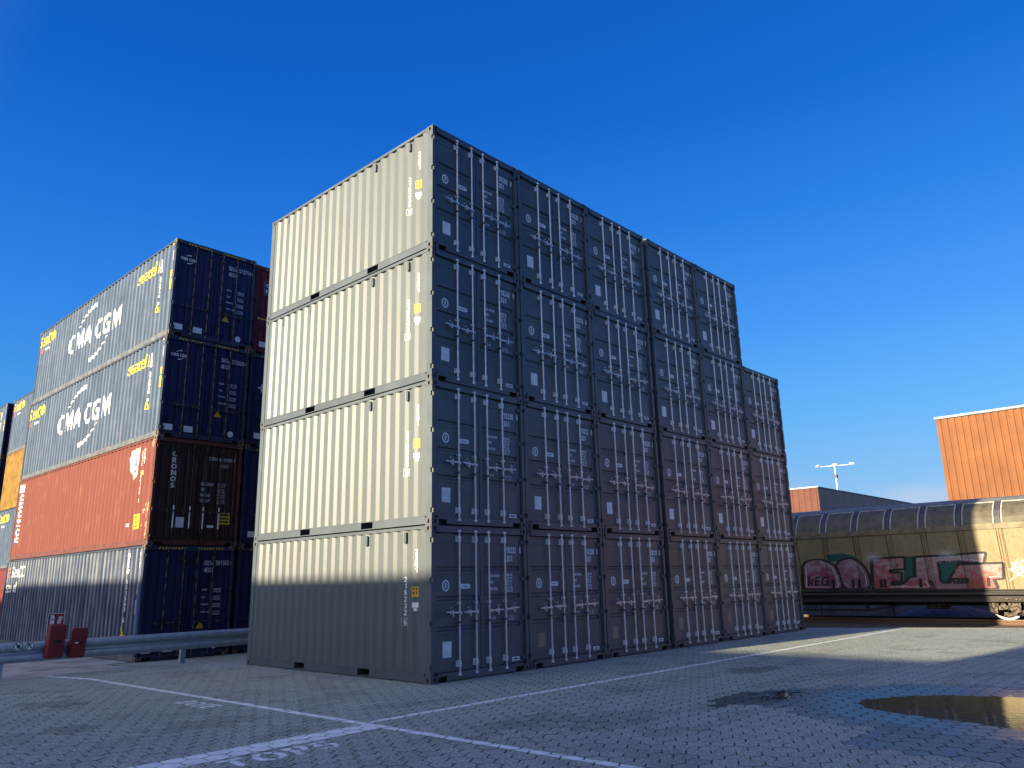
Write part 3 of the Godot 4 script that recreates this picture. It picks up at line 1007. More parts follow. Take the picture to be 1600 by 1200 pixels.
func big_container(called: String, label: String, at: Vector3, side: Material, body: Material, door: Material, rail: Material, opt := {}) -> Node3D:
	var t := thing(called, label, "container", at, 0.0, opt.get("group", "forty foot containers stacked beyond the guard rail"))
	container_shell(t, W40, L40, H40, body, side, rail, M.rusty_casting, [], "g40")
	if opt.get("ladder", false):
		return t
	var y0 := 0.16
	var y1 := H40 - 0.14
	for k in 2:
		var w := 1.14
		var x0 := 0.1 if k == 0 else 1.26
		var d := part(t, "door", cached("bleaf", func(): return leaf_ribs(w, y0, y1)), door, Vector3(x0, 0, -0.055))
		for bx in ([0.62, 1.07] if k == 0 else [1.45, 1.905]):
			part(d, "lock_bar", cached("bbar", func(): return lock_bar_mesh(0.09, H40 - 0.08, 0.018)), opt.get("bar", M.old_bar), Vector3(bx - x0, 0, 0.042))
			for y in [0.30, 2.55]:
				part(d, "bar_bracket", cached("guide", guide_mesh), opt.get("bar", M.old_bar), Vector3(bx - x0, y, 0.042))
			part(d, "handle", cached("handle%d" % k, func(): return handle_mesh(-1.0 if k == 0 else 1.0)), M.old_bar, Vector3(bx - x0, 0.92, 0.05))
			if opt.has("bright_bar"):
				part(d, "bare_bar_sleeve", cached("sleeve", func():
					var b := MB.new()
					b.tube(Vector3(0, 0.46, 0), Vector3(0, 1.06, 0), 0.021, 10)
					return b.mesh()), M.galv, Vector3(bx - x0, 0, 0.042))
		for y in [0.25, 0.95, 1.75, 2.6]:
			var h := part(d, "hinge", cached("hinge", hinge_mesh), door, Vector3((0.0 if k == 0 else w), y, 0.03))
			h.scale.x = 1.0 if k == 0 else -1.0
	var dl: Node = t.get_node("door")
	var dr: Node = t.get_node("door2")
	var xr := 1.26
	if opt.has("number"):
		letters(dr, opt.number[0], 0.12, Vector3(1.655 - xr, 2.40, 0.002), M.white_print, 0.72)
		letters(dr, opt.number[1], 0.12, Vector3(1.655 - xr, 2.21, 0.002), M.white_print, 0.72)
		var y := 1.72
		for r in opt.rows:
			letters(dr, r[0], 0.05, Vector3(1.64 - xr, y, 0.002), M.white_print, 0.85)
			letters(dr, r[1], 0.042, Vector3(1.965 - xr, y + 0.012, 0.002), M.white_print, 0.8)
			letters(dr, r[2], 0.042, Vector3(1.965 - xr, y - 0.05, 0.002), M.white_print, 0.8)
			y -= 0.2
	if opt.has("small_name"):
		letters(dl, "CMA CGM", 0.09, Vector3(0.18 - 0.1, 2.32, 0.002), M.white_print, 0.78, true)
		for s in [1.0, -1.0]:
			var sw := part(dl, "swoosh", cached("swoosh", func():
				var b := MB.new()
				for i in 8:
					var a := i / 8.0
					var c := (i + 1) / 8.0
					var w0 := 0.004 + 0.012 * a
					var w1 := 0.004 + 0.012 * c
					var p := Vector3(a * 0.16, 0.05 * sin(a * PI * 0.6), 0)
					var q := Vector3(c * 0.16, 0.05 * sin(c * PI * 0.6), 0)
					b.quad(p - Vector3(0, w0, 0), q - Vector3(0, w1, 0), q + Vector3(0, w1, 0), p + Vector3(0, w0, 0))
				return b.mesh()), M.white_print, Vector3(0.22, 2.45, 0.003) if s > 0 else Vector3(0.44, 2.29, 0.003))
			if s < 0:
				sw.rotation.z = PI
	if opt.has("triangle"):
		var tb := cached("warn", func():
			var b := MB.new()
			b.prism(PackedVector2Array([Vector2(-0.11, -0.09), Vector2(0.11, -0.09), Vector2(0, 0.11)]), Transform3D(Basis(), Vector3.ZERO), 0.003)
			return b.mesh())
		part(dr, "warning_triangle", tb, M.yellow_print, Vector3(1.65 - xr, 0.83, 0.004))
		letters(dr, "!", 0.075, Vector3(1.64 - xr, 0.76, 0.0045), M.black_print, 1.0, true)
		part(dr, "round_sticker", cached("disc", func(): return ring_mesh(0.0, 0.09)), M.sticker, Vector3(2.08 - xr, 0.28, 0.003))
		for x in [0.26, 0.83]:
			part(dl, "data_plate", cached("dplate", func(): return box_mesh(Vector3(-0.13, -0.085, -0.004), Vector3(0.13, 0.085, 0.0))), M.sticker, Vector3(x - 0.1, 0.28, 0.004))
	if opt.has("stripes"):
		var st := cached("stripes", func():
			var b := MB.new()
			for i in 9:
				for x in [0.35 + i * 0.085, W40 - 1.1 + i * 0.085]:
					b.prism(PackedVector2Array([Vector2(x, 0), Vector2(x + 0.035, 0), Vector2(x + 0.075, 0.055), Vector2(x + 0.04, 0.055)]), Transform3D(Basis(), Vector3.ZERO), 0.002)
			return b.mesh())
		var s := part(t, "hazard_stripes", st, M.yellow_print, Vector3(0, H40 - 0.1, -0.008))
		s.set_meta("kind", "stuff")
	return t


func cronos_door_print(t: Node3D) -> void:
	var dl: Node = t.get_node("door")
	var dr: Node = t.get_node("door2")
	var xr := 1.26
	var y := 2.40
	for c in "CRONOS":
		var o := part(dl, "lettering", text_mesh(c, 0.135, true), M.white_print)
		var b: AABB = o.mesh.get_aabb()
		o.scale.x = 1.15
		o.position = Vector3(0.45 - (b.position.x + b.size.x / 2) * 1.15, y - b.position.y, 0.003)
		y -= 0.172
	letters(dr, "CRIU 090100 7", 0.09, Vector3(1.53 - xr, 2.38, 0.002), M.white_print, 0.95)
	letters(dr, "4EG1", 0.09, Vector3(1.87 - xr, 2.2, 0.002), M.white_print, 0.9)
	var rows := [["MAX.GROSS", "34000 KGS", "74960 LBS"], ["TARE", "4740 KGS", "10450 LBS"], ["PAYLOAD", "29260 KGS", "64510 LBS"], ["CUB.CAP", "77.6 CU.M", "2740 CU.FT"]]
	for i in 4:
		letters(dr, rows[i][0], 0.085, Vector3(1.35 - xr, 1.66 - i * 0.155, 0.002), M.white_print, 0.58)
		letters(dr, rows[i][1], 0.045, Vector3(1.83 - xr, 1.70 - i * 0.155, 0.002), M.white_print, 0.8)
		letters(dr, rows[i][2], 0.045, Vector3(1.83 - xr, 1.63 - i * 0.155, 0.002), M.white_print, 0.8)
	part(dr, "yellow_plate", cached("yplate", func(): return box_mesh(Vector3(0, 0, -0.004), Vector3(0.34, 0.34, 0.0))), M.yellow_print, Vector3(1.92 - xr, 0.60, 0.004))
	for i in 3:
		part(dr, "plate_print", cached("yprint", func(): return box_mesh(Vector3(0, 0, -0.002), Vector3(0.27, 0.045, 0.0))), M.black_print, Vector3(1.955 - xr, 0.84 - i * 0.095, 0.0055))
	part(dr, "white_label", cached("wlabel", func(): return box_mesh(Vector3(0, 0, -0.004), Vector3(0.195, 0.068, 0.0))), M.sticker, Vector3(1.6 - xr, 0.5, 0.004))
	part(dl, "data_plate", cached("dplate2", func(): return box_mesh(Vector3(-0.11, -0.14, -0.004), Vector3(0.11, 0.14, 0.0))), M.sticker, Vector3(0.83 - 0.1, 0.62, 0.004))


# ---------------------------------------------------------------- ground
func ground_y(z: float) -> float:
	return lerpf(0.0, BASE40 - 0.002, clampf((-6.2 - z) / 4.4, 0.0, 1.0))


func yard_edge(z: float) -> float:
	# the paving ends in a low wall above the track
	return 15.75 + 0.36 * clampf(z, 0.0, 20.0)


func puddle_dip(p: Vector2) -> float:
	# shallow basin in the paving where the water stands
	var inside := Geometry2D.is_point_in_polygon(p, ring_water)
	var d := 1e9
	for i in ring_water.size():
		d = minf(d, p.distance_to(Geometry2D.get_closest_point_to_segment(p, ring_water[i], ring_water[(i + 1) % ring_water.size()])))
	if inside:
		return -0.006 - minf(d, 0.5) * 0.022
	return -0.006 * smoothstep(0.75, 0.0, d)


func water_distance(p: Vector2) -> float:
	var d := 1e9
	for i in ring_water.size():
		d = minf(d, p.distance_to(Geometry2D.get_closest_point_to_segment(p, ring_water[i], ring_water[(i + 1) % ring_water.size()])))
	return -d if Geometry2D.is_point_in_polygon(p, ring_water) else d


func hex_points(r: float) -> PackedVector2Array:
	var q := PackedVector2Array()
	for i in 6:
		q.append(Vector2(sin(TAU * i / 6), cos(TAU * i / 6)) * r)
	return q


func paver_mesh(col: Color) -> ArrayMesh:
	var b := MB.new()
	b.colored = true
	b.tint = col
	var pitch := 0.232
	var outer := hex_points((pitch - 0.012) / 2 / cos(PI / 6))
	var inner := hex_points((pitch - 0.024) / 2 / cos(PI / 6))
	for i in 6:
		var j := (i + 1) % 6
		var a := Vector3(outer[i].x, -0.003, outer[i].y)
		var c := Vector3(outer[j].x, -0.003, outer[j].y)
		var ai := Vector3(inner[i].x, 0, inner[i].y)
		var ci := Vector3(inner[j].x, 0, inner[j].y)
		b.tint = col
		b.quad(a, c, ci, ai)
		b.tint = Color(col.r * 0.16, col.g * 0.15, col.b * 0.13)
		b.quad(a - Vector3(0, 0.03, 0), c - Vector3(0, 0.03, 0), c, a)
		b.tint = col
		b.tri(Vector3.ZERO, ai, ci)
	return b.mesh()


func paint_areas() -> Array:
	# painted shapes on the paving: convex polygons in x, z
	var out := []
	var rect := func(x0: float, z0: float, x1: float, z1: float): return PackedVector2Array([Vector2(x0, z0), Vector2(x1, z0), Vector2(x1, z1), Vector2(x0, z1)])
	# long line along z, slightly skewed as measured
	out.append(PackedVector2Array([Vector2(-3.19, -8.55), Vector2(-3.07, -8.55), Vector2(-2.63, 9.0), Vector2(-2.75, 9.0)]))
	out.append(PackedVector2Array([Vector2(-2.76, 2.00), Vector2(15.9, 2.23), Vector2(15.9, 2.35), Vector2(-2.76, 2.12)]))
	out.append(PackedVector2Array([Vector2(-7.0, 2.16), Vector2(-2.92, 2.08), Vector2(-2.92, 2.46), Vector2(-7.0, 2.62)]))
	var put := func(s: String, o: Vector2, right: Vector2, up: Vector2, cap: float, squeeze: float, gap: float):
		var x := 0.0
		for ch in s:
			var f := flat_text(ch, true)
			var wid := text_width(ch, true)
			for i in range(0, f.size(), 3):
				var tri := PackedVector2Array()
				for k in 3:
					tri.append(Vector2(f[i + k].x, f[i + k].y))
				var pieces := [tri]
				if ch in "OPBR05":
					# stencil bridges
					var cut := PackedVector2Array([Vector2(wid * 0.46, -1), Vector2(wid * 0.56, -1), Vector2(wid * 0.56, 2), Vector2(wid * 0.46, 2)])
					pieces = Geometry2D.clip_polygons(tri, cut)
				for pc in pieces:
					var q := PackedVector2Array()
					for p in pc:
						q.append(o + right * ((p.x * squeeze) * cap + x) + up * (p.y * cap))
					out.append(q)
			x += (wid * squeeze + gap) * cap
	put.call("TOP5", Vector2(-5.02, 2.99), Vector2(1, -0.02), Vector2(0.06, -1).normalized(), 0.38, 0.98, 0.16)
	put.call("BOIE", Vector2(-3.50, -1.70), Vector2(0.02, 1), Vector2(1, 0.0), 0.30, 0.95, 0.16)
	return out


func make_ground(cam: Camera3D) -> void:
	# broad yard surface reaching the horizon, dropping slightly towards the far stacks
	var b := MB.new()
	var zs := [700.0, 20.0, 0.0, -6.2, -10.6, -900.0]
	for i in zs.size() - 1:
		var ya: float = ground_y(zs[i]) - 0.06
		var yb: float = ground_y(zs[i + 1]) - 0.06
		b.quad(Vector3(-900, ya, zs[i]), Vector3(yard_edge(zs[i]), ya, zs[i]), Vector3(yard_edge(zs[i + 1]), yb, zs[i + 1]), Vector3(-900, yb, zs[i + 1]))
	b.quad(Vector3(14.0, -0.46, 700), Vector3(1400, -0.46, 700), Vector3(1400, -0.46, -900), Vector3(14.0, -0.46, -900))
	setting("ground", b.mesh(), M.asphalt)
	b = MB.new()
	zs = [-8.62, -10.6, -60.0]
	for i in 2:
		var ya: float = ground_y(zs[i]) - 0.002
		var yb: float = ground_y(zs[i + 1]) - 0.002
		b.quad(Vector3(-26, ya, zs[i]), Vector3(-1.05, ya, zs[i]), Vector3(-1.05, yb, zs[i + 1]), Vector3(-26, yb, zs[i + 1]))
		if i == 1:
			b.quad(Vector3(-1.05, ya, zs[i] - 0.5), Vector3(15.9, ya, zs[i] - 0.5), Vector3(15.9, yb, zs[i + 1]), Vector3(-1.05, yb, zs[i + 1]))
	b.quad(Vector3(-26, ground_y(-8.62) - 0.06, -8.62), Vector3(-1.05, ground_y(-8.62) - 0.06, -8.62), Vector3(-1.05, ground_y(-8.62) - 0.002, -8.62), Vector3(-26, ground_y(-8.62) - 0.002, -8.62))
	setting("concrete_apron", b.mesh(), M.concrete)
	# sand bed under the paving stones
	b = MB.new()
	for s in [[11.5, 0.0], [0.0, -6.2], [-6.2, -10.6], [-10.6, -11.1]]:
		b.quad(Vector3(-12.0, ground_y(s[0]) - 0.034, s[0]), Vector3(yard_edge(s[0]), ground_y(s[0]) - 0.034, s[0]), Vector3(yard_edge(s[1]), ground_y(s[1]) - 0.034, s[1]), Vector3(-12.0, ground_y(s[1]) - 0.034, s[1]))
	var yard := setting("paved_yard", b.mesh(), M.sand_joint)

	# stones
	var px := 0.232
	var pz := px * cos(PI / 6)
	var nz := FastNoiseLite.new()
	nz.seed = 4
	nz.frequency = 0.22
	nz.fractal_octaves = 3
	var nd := FastNoiseLite.new()
	nd.seed = 8
	nd.frequency = 0.9
	nd.fractal_octaves = 2
	var inv := cam.transform.affine_inverse()
	var f := 1.0 / tan(deg_to_rad(cam.fov / 2))
	var stones := []
	var paint := paint_areas()
	var boxes := []
	for q in paint:
		var r := Rect2(q[0], Vector2.ZERO)
		for p in q:
			r = r.expand(p)
		boxes.append(r)
	var coat := MB.new()
	var hex := hex_points((px - 0.014) / 2 / cos(PI / 6))
	for j in range(int(-11.0 / pz), int(11.2 / pz)):
		var z := j * pz
		for i in range(int(-11.5 / px), int(21.0 / px)):
			var x := i * px + (px / 2 if posmod(j, 2) else 0.0)
			if z < -8.72 and x < -0.95:
				continue
			if x > yard_edge(z) - 0.06:
				continue
			var c: Vector3 = inv * Vector3(x, 0, z)
			if c.z > 0.5:
				continue
			var u := Vector2(c.x, c.y) / -minf(c.z, -0.01) * f
			if c.z > -3.0 or absf(u.x) > 1.7 or u.y < -1.9:
				continue
			if absf(x) < 100 and x > 0.15 and x < 14.6 and z < -0.2 and z > -5.9:
				continue
			var lift := rng.randf_range(-0.0018, 0.0018)
			var y := ground_y(z) + puddle_dip(Vector2(x, z))
			if Vector2((x - 1.95) / 0.5, (z - 5.1) / 0.3).length() < 1.0:
				y -= 0.008
			var k := 0.50 + 0.05 * nz.get_noise_2d(x, z) + 0.03 * nd.get_noise_2d(x, z) + rng.randf_range(-0.022, 0.022)
			# oily and sooty stains seen on the paving
			for st in STAINS:
				var e := Vector2((x - st[0]) / st[2], (z - st[1]) / st[3]).length() + 0.45 * nd.get_noise_2d(x * 3.0, z * 3.0)
				if e < 1.0:
					k *= st[4]
			# rubber left by reach stacker tyres
			for tr in TYRES:
				var dd := absf(Vector2(x, z).distance_to(Vector2(tr[0], tr[1])) - tr[2])
				if dd < 0.24 and nd.get_noise_2d(x * 1.5 + 9.0, z * 1.5) > -0.12:
					k *= 0.88
			if nd.get_noise_2d(x * 0.5 + 40, z * 0.8) > 0.42:
				k *= 0.82
			var col := Color(k * 0.96, k * 1.05, k * 0.92)
			var wd := water_distance(Vector2(x, z)) + 0.16 * nd.get_noise_2d(x * 2.0, z * 2.0) + rng.randf_range(-0.06, 0.06)
			var kind := "paver"
			if wd < 0.62:
				kind = "paver_wet"
			elif wd < 1.05 or (x > -0.8 and z > 7.0 and x < 3.0 and wd < 2.2 + 1.2 * nz.get_noise_2d(x * 2, z * 2)):
				kind = "paver_damp"
			if Vector2((x - 1.55) / 0.85, (z - 4.9) / 0.42).length() + 0.3 * nd.get_noise_2d(x * 3, z * 3) + rng.randf_range(-0.2, 0.2) < 1.0:
				kind = "paver_damp"
				col = col.darkened(0.45)
			var tilt := 0.006 if kind == "paver" else (0.003 if kind == "paver_damp" else 0.0012)
			var lean := Vector2(rng.randf_range(-tilt, tilt), rng.randf_range(-tilt, tilt))
			if kind == "paver_wet":
				lift *= 0.12
			if wd < 1.1:
				lean += Vector2(-(puddle_dip(Vector2(x, z + 0.08)) - puddle_dip(Vector2(x, z - 0.08))) / 0.16, (puddle_dip(Vector2(x + 0.08, z)) - puddle_dip(Vector2(x - 0.08, z))) / 0.16)
			y += lift
			var dist := cam.position.distance_to(Vector3(x, y, z))
			var seen := absf(u.x) < 1.36 and absf(u.y) < 1.02
			stones.append([dist if seen else 1e6 + dist, x, y, z, col, kind, lean.x, lean.y])
			# paint on this stone
			var cell := Rect2(x - 0.14, z - 0.14, 0.28, 0.28)
			var tr := Transform3D(Basis.from_euler(Vector3(stones[-1][6], 0, stones[-1][7])), Vector3(x, y, z))
			for q in paint.size():
				if not cell.intersects(boxes[q]):
					continue
				var moved := PackedVector2Array()
				for p in paint[q]:
					moved.append(p - Vector2(x, z))
				for piece in Geometry2D.intersect_polygons(moved, hex):
					var idx := Geometry2D.triangulate_polygon(piece)
					for e in range(0, idx.size(), 3):
						var a: Vector2 = piece[idx[e]]
						var d: Vector2 = piece[idx[e + 1]]
						var g: Vector2 = piece[idx[e + 2]]
						if (d - a).cross(g - a) > 0.0:
							var s := d
							d = g
							g = s
						coat.tri(tr * Vector3(a.x, 0.0016, a.y), tr * Vector3(d.x, 0.0016, d.y), tr * Vector3(g.x, 0.0016, g.y))
	stones.sort_custom(func(p, q): return p[0] < q[0])
	var tones := {}
	var many := {"paver": [], "paver_damp": [], "paver_wet": []}
	for n in stones.size():
		var s: Array = stones[n]
		var tr := Transform3D(Basis.from_euler(Vector3(s[6], 0, s[7])), Vector3(s[1], s[2], s[3]))
		if n < 300:
			var key := int(round(s[4].r * 60))
			s[4] = Color(key / 60.0, key / 60.0 * 1.09, key / 60.0 * 0.96)
			if not tones.has(key):
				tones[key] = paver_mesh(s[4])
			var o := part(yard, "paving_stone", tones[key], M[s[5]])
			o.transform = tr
		else:
			many[s[5]].append([tr, s[4]])
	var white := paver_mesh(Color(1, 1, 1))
	for kind in many:
		var mm := MultiMesh.new()
		mm.transform_format = MultiMesh.TRANSFORM_3D
		mm.use_colors = true
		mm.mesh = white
		mm.instance_count = many[kind].size()
		for i in many[kind].size():
			mm.set_instance_transform(i, many[kind][i][0])
			mm.set_instance_color(i, many[kind][i][1])
		var o := MultiMeshInstance3D.new()
		o.name = {"paver": "dry_paving", "paver_damp": "damp_paving", "paver_wet": "wet_paving"}[kind]
		o.multimesh = mm
		o.material_override = M[kind]
		o.set_meta("kind", "stuff")
		yard.add_child(o, true)
	var lines := part(yard, "line_marking", coat.mesh(), M.line_paint)
	lines.set_meta("kind", "stuff")
	# standing water
	b = MB.new()
	var grown: PackedVector2Array = Geometry2D.offset_polygon(ring_water, 0.35)[0]
	var idx := Geometry2D.triangulate_polygon(grown)
	for e in range(0, idx.size(), 3):
		var a := grown[idx[e]]
		var d := grown[idx[e + 1]]
		var g := grown[idx[e + 2]]
		if (d - a).cross(g - a) > 0.0:
			var s := d
			d = g
			g = s
		b.tri(Vector3(a.x, -0.0072, a.y), Vector3(d.x, -0.0072, d.y), Vector3(g.x, -0.0072, g.y))
	setting("puddle_water", b.mesh(), M.water)


func make_track() -> void:
	var b := MB.new()
	var bed := -0.315
	b.quad(Vector3(14.5, bed, 60), Vector3(36, bed, 60), Vector3(36, bed, -70), Vector3(14.5, bed, -70))
	setting("ballast_bed", b.mesh(), M.ballast)
	# concrete edging that carries the paving above the track
	b = MB.new()
	for s in [[20.0, 0.0], [0.0, -11.1], [-11.1, -60.0]]:
		var x0 := yard_edge(s[0])
		var x1 := yard_edge(s[1])
		var y: float = 0.010 if s[1] > -20.0 else -0.15
		b.quad(Vector3(x0, y, s[0]), Vector3(x0 + 0.22, y, s[0]), Vector3(x1 + 0.22, y, s[1]), Vector3(x1, y, s[1]))
		b.quad(Vector3(x0 + 0.22, -0.5, s[0]), Vector3(x1 + 0.22, -0.5, s[1]), Vector3(x1 + 0.22, y, s[1]), Vector3(x0 + 0.22, y, s[0]))
		b.quad(Vector3(x1, -0.5, s[1]), Vector3(x0, -0.5, s[0]), Vector3(x0, y, s[0]), Vector3(x1, y, s[1]))
	setting("kerb", b.mesh(), M.edging)
	var prof := PackedVector2Array([Vector2(-0.07, 0), Vector2(0.07, 0), Vector2(0.07, 0.012), Vector2(0.012, 0.03), Vector2(0.01, 0.11), Vector2(0.036, 0.122), Vector2(0.036, 0.187), Vector2(-0.036, 0.187), Vector2(-0.036, 0.122), Vector2(-0.01, 0.11), Vector2(-0.012, 0.03), Vector2(-0.07, 0.012)])
	var rail := cached("rail", func():
		var m := MB.new()
		m.prism(prof, Transform3D(Basis(), Vector3(0, 0, 30)), 75)
		return m.mesh())
	var spots := [[24.237, "rust brown rail under the wagon's near wheels"], [26.022, "rust brown rail under the wagon's far wheels"]]
	for s in spots:
		var r := thing("track_rail", s[1], "rail", Vector3(s[0], -0.315, 0), 0.0, "rails of the track under the wagon")
		part(r, "rail_body", rail, M.rail)
		part(r, "running_surface", cached("railtop", func(): return box_mesh(Vector3(-0.03, 0.187, 30), Vector3(0.03, 0.1895, -45))), M.rail_top)
	var sl := thing("sleepers", "dark wooden sleepers bedded in ballast beneath the wagon", "sleepers", Vector3(25.13, -0.315, 0))
	var sm := box_mesh(Vector3(-1.3, -0.12, -0.13), Vector3(1.3, 0.004, 0.13))
	for i in 34:
		part(sl, "sleeper", sm, M.sleeper, Vector3(0, 0, 10.0 - i * 0.68))
	# low platform edge and a heap of chippings behind the track
	for i in 7:
		var k := thing("concrete_kerb", "pale concrete kerb block lying behind the track, seen under the wagon", "kerb", Vector3(29.9, -0.31, 2.8 - i * 3.3), 0.0, "kerb blocks behind the track")
		part(k, "block", cached("kblock", func(): return box_mesh(Vector3(-0.25, -0.02, -1.63), Vector3(0.25, 0.56, 1.6))), M.concrete)
	b = MB.new()
	var hn := FastNoiseLite.new()
	hn.seed = 3
	hn.frequency = 0.7
	var gx := 14
	var gz := 30
	var H := func(i: int, j: int) -> Vector3:
		var u := i / float(gx) * 2 - 1
		var w := j / float(gz) * 2 - 1
		var r := sqrt(u * u + w * w)
		return Vector3(u * 1.3, maxf(0.0, 0.62 * pow(maxf(0.0, 1 - r), 0.6) + 0.07 * hn.get_noise_2d(u * 6, w * 12)) if r < 1 else 0.0, w * 2.1)
	for i in gx:
		for j in gz:
			b.quad(H.call(i, j + 1), H.call(i + 1, j + 1), H.call(i + 1, j), H.call(i, j))
	var g := thing("gravel_heap", "low grey heap of stone chippings seen under the wagon", "gravel heap", Vector3(28.8, -0.31, 0.3))
	part(g, "chippings", b.mesh(), M.gravel)


# ---------------------------------------------------------------- wagon
func wagon_texture() -> ImageTexture:
	# print on the lower side: z from -4 to 8, y from 1.0 to 2.9
	var wpx := 2048
	var hpx := 512
	var img := Image.create(wpx, hpx, false, Image.FORMAT_RGB8)
	var f := FastNoiseLite.new()
	f.seed = 12
	f.frequency = 0.012
	f.fractal_octaves = 5
	var g := FastNoiseLite.new()
	g.seed = 19
	g.frequency = 0.05
	g.fractal_octaves = 3
	for x in range(0, wpx, 2):
		for y in range(0, hpx, 4):
			var a := f.get_noise_2d(x, y * 0.5)
			var s := g.get_noise_2d(x, y * 0.08)
			var k := 1.0 + 0.22 * a + 0.16 * s
			var col := Color(0.225 * k, 0.175 * k, 0.088 * k)
			if a + 0.5 * s > 0.36:
				col = col.lerp(Color(0.17, 0.105, 0.055), 0.55)
			img.fill_rect(Rect2i(x, y, 2, 4), col.linear_to_srgb())
	var P := func(p) -> Vector2: return Vector2((p[0] + 4.0) / 12.0 * wpx, (2.9 - p[1]) / 1.9 * hpx)
	var shapes := {
		"bub1": [[-1.31, 1.87], [-1.16, 2.02], [-0.93, 2.07], [-0.69, 2.07], [-0.44, 1.99], [-0.25, 1.84], [-0.16, 1.58], [-0.12, 1.28], [-0.16, 1.12], [-1.4, 1.14]],
		"bub2": [[-0.14, 1.88], [0.03, 2.03], [0.29, 2.08], [0.53, 2.01], [0.7, 1.81], [0.79, 1.56], [0.81, 1.27], [0.71, 1.12], [0.07, 1.12], [-0.04, 1.28], [-0.08, 1.58]],
		"E": [[1.06, 2.04], [2.0, 2.06], [1.94, 1.74], [1.5, 1.72], [1.47, 1.59], [1.82, 1.58], [1.79, 1.36], [1.49, 1.35], [1.47, 1.21], [1.95, 1.23], [1.98, 1.1], [0.94, 1.11]],
		"S": [[1.91, 1.25], [2.11, 1.42], [2.39, 1.47], [2.6, 1.38], [2.74, 1.1], [1.47, 1.11], [1.67, 1.2]],
		"L": [[2.38, 2.05], [3.09, 2.06], [2.92, 1.42], [2.98, 1.24], [3.23, 1.24], [3.38, 1.35], [3.64, 1.39], [3.78, 1.23], [3.73, 1.09], [2.78, 1.09], [2.73, 1.34], [2.3, 1.48]],
		"bar": [[2.61, 2.04], [4.3, 2.11], [4.22, 1.85], [3.63, 1.92], [3.07, 1.88]],
		"G": [[3.48, 1.78], [4.71, 1.79], [4.65, 1.39], [4.39, 1.37], [4.45, 1.11], [3.71, 1.09], [3.78, 1.41], [3.3, 1.42]],
		"teal1": [[-0.46, 2.25], [0.06, 2.28], [0.45, 2.19], [0.54, 2.06], [0.24, 2.11], [-0.08, 2.01], [-0.38, 2.04]],
		"teal2": [[2.02, 2.1], [2.38, 2.1], [2.29, 1.48], [2.02, 1.42], [1.91, 1.35]],
		"teal3": [[3.0, 1.89], [3.63, 1.91], [3.26, 1.42], [3.13, 1.27], [2.99, 1.31]],
		"dark": [[3.32, 1.41], [3.78, 1.4], [3.74, 1.23], [3.32, 1.23]],
		"grey": [[4.28, 1.98], [4.56, 2.06], [4.8, 1.56], [4.85, 1.42], [4.65, 1.36], [4.73, 1.79], [4.26, 1.83]],
	}
	var pix := {}
	for k in shapes:
		var a := PackedVector2Array()
		for p in shapes[k]:
			a.append(P.call(p))
		pix[k] = a
	var black := lin(0.012, 0.012, 0.014)
	var white := lin(0.48, 0.46, 0.45)
	var pinks := {"bub1": lin(0.24, 0.055, 0.09), "bub2": lin(0.24, 0.09, 0.11), "E": lin(0.29, 0.06, 0.06), "S": lin(0.28, 0.06, 0.065), "L": lin(0.26, 0.14, 0.14), "G": lin(0.33, 0.085, 0.07), "bar": lin(0.32, 0.24, 0.22)}
	fill_poly(img, pix.grey, lin(0.36, 0.34, 0.30))
	for k in ["teal1", "teal2"]:
		fill_poly(img, pix[k], lin(0.012, 0.075, 0.062))
	for k in pinks:
		var ring := Array(pix[k])
		ring.append(pix[k][0])
		stroke(img, ring, 34.0, black)
	var spray := FastNoiseLite.new()
	spray.seed = 5
	spray.frequency = 0.016
	spray.fractal_octaves = 4
	for k in pinks:
		var area := Rect2(pix[k][0], Vector2.ZERO)
		for p in pix[k]:
			area = area.expand(p)
		var y := area.position.y
		while y < area.end.y:
			var x := area.position.x
			while x < area.end.x:
				if Geometry2D.is_point_in_polygon(Vector2(x, y), pix[k]):
					var f1 := clampf(0.30 - 1.0 * (y - area.position.y) / area.size.y + 0.42 + 1.1 * spray.get_noise_2d(x, y), 0.0, 0.85)
					var c: Color = pinks[k].srgb_to_linear().lerp(Color(0.33, 0.27, 0.26), f1)
					img.fill_rect(Rect2i(int(x), int(y), 3, 3), c.linear_to_srgb())
				x += 2.0
			y += 2.0
	fill_poly(img, pix.teal3, lin(0.012, 0.085, 0.07))
	fill_poly(img, pix.dark, black)
	for k in ["teal3"]:
		var ring := Array(pix[k])
		ring.append(pix[k][0])
		stroke(img, ring, 14.0, black)
	# sprayed mottling inside the letters
	var r := RandomNumberGenerator.new()
	r.seed = 77
	for k in pinks:
		var bb := Rect2(pix[k][0], Vector2.ZERO)
		for p in pix[k]:
			bb = bb.expand(p)
		for i in 500:
			var p := bb.position + Vector2(r.randf(), r.randf()) * bb.size
			if Geometry2D.is_point_in_polygon(p, pix[k]):
				var c: Color = pinks[k].lerp(white if r.randf() < 0.45 else lin(0.42, 0.05, 0.08), r.randf() * 0.35)
				img.fill_rect(Rect2i(int(p.x), int(p.y), r.randi_range(2, 7), r.randi_range(2, 5)), c)
	# light outlines
	for s in [["bub1", 0, 8], ["bub2", 0, 7], ["E", 0, 3], ["S", 0, 4], ["G", 0, 3], ["bar", 0, 3]]:
		var inner: Array = Geometry2D.offset_polygon(pix[s[0]], -14.0)
		if inner.size():
			var ring := Array(inner[0])
			ring = ring.slice(s[1], mini(s[2], ring.size()))
			if ring.size() > 1:
				stroke(img, ring, 6.0, white)
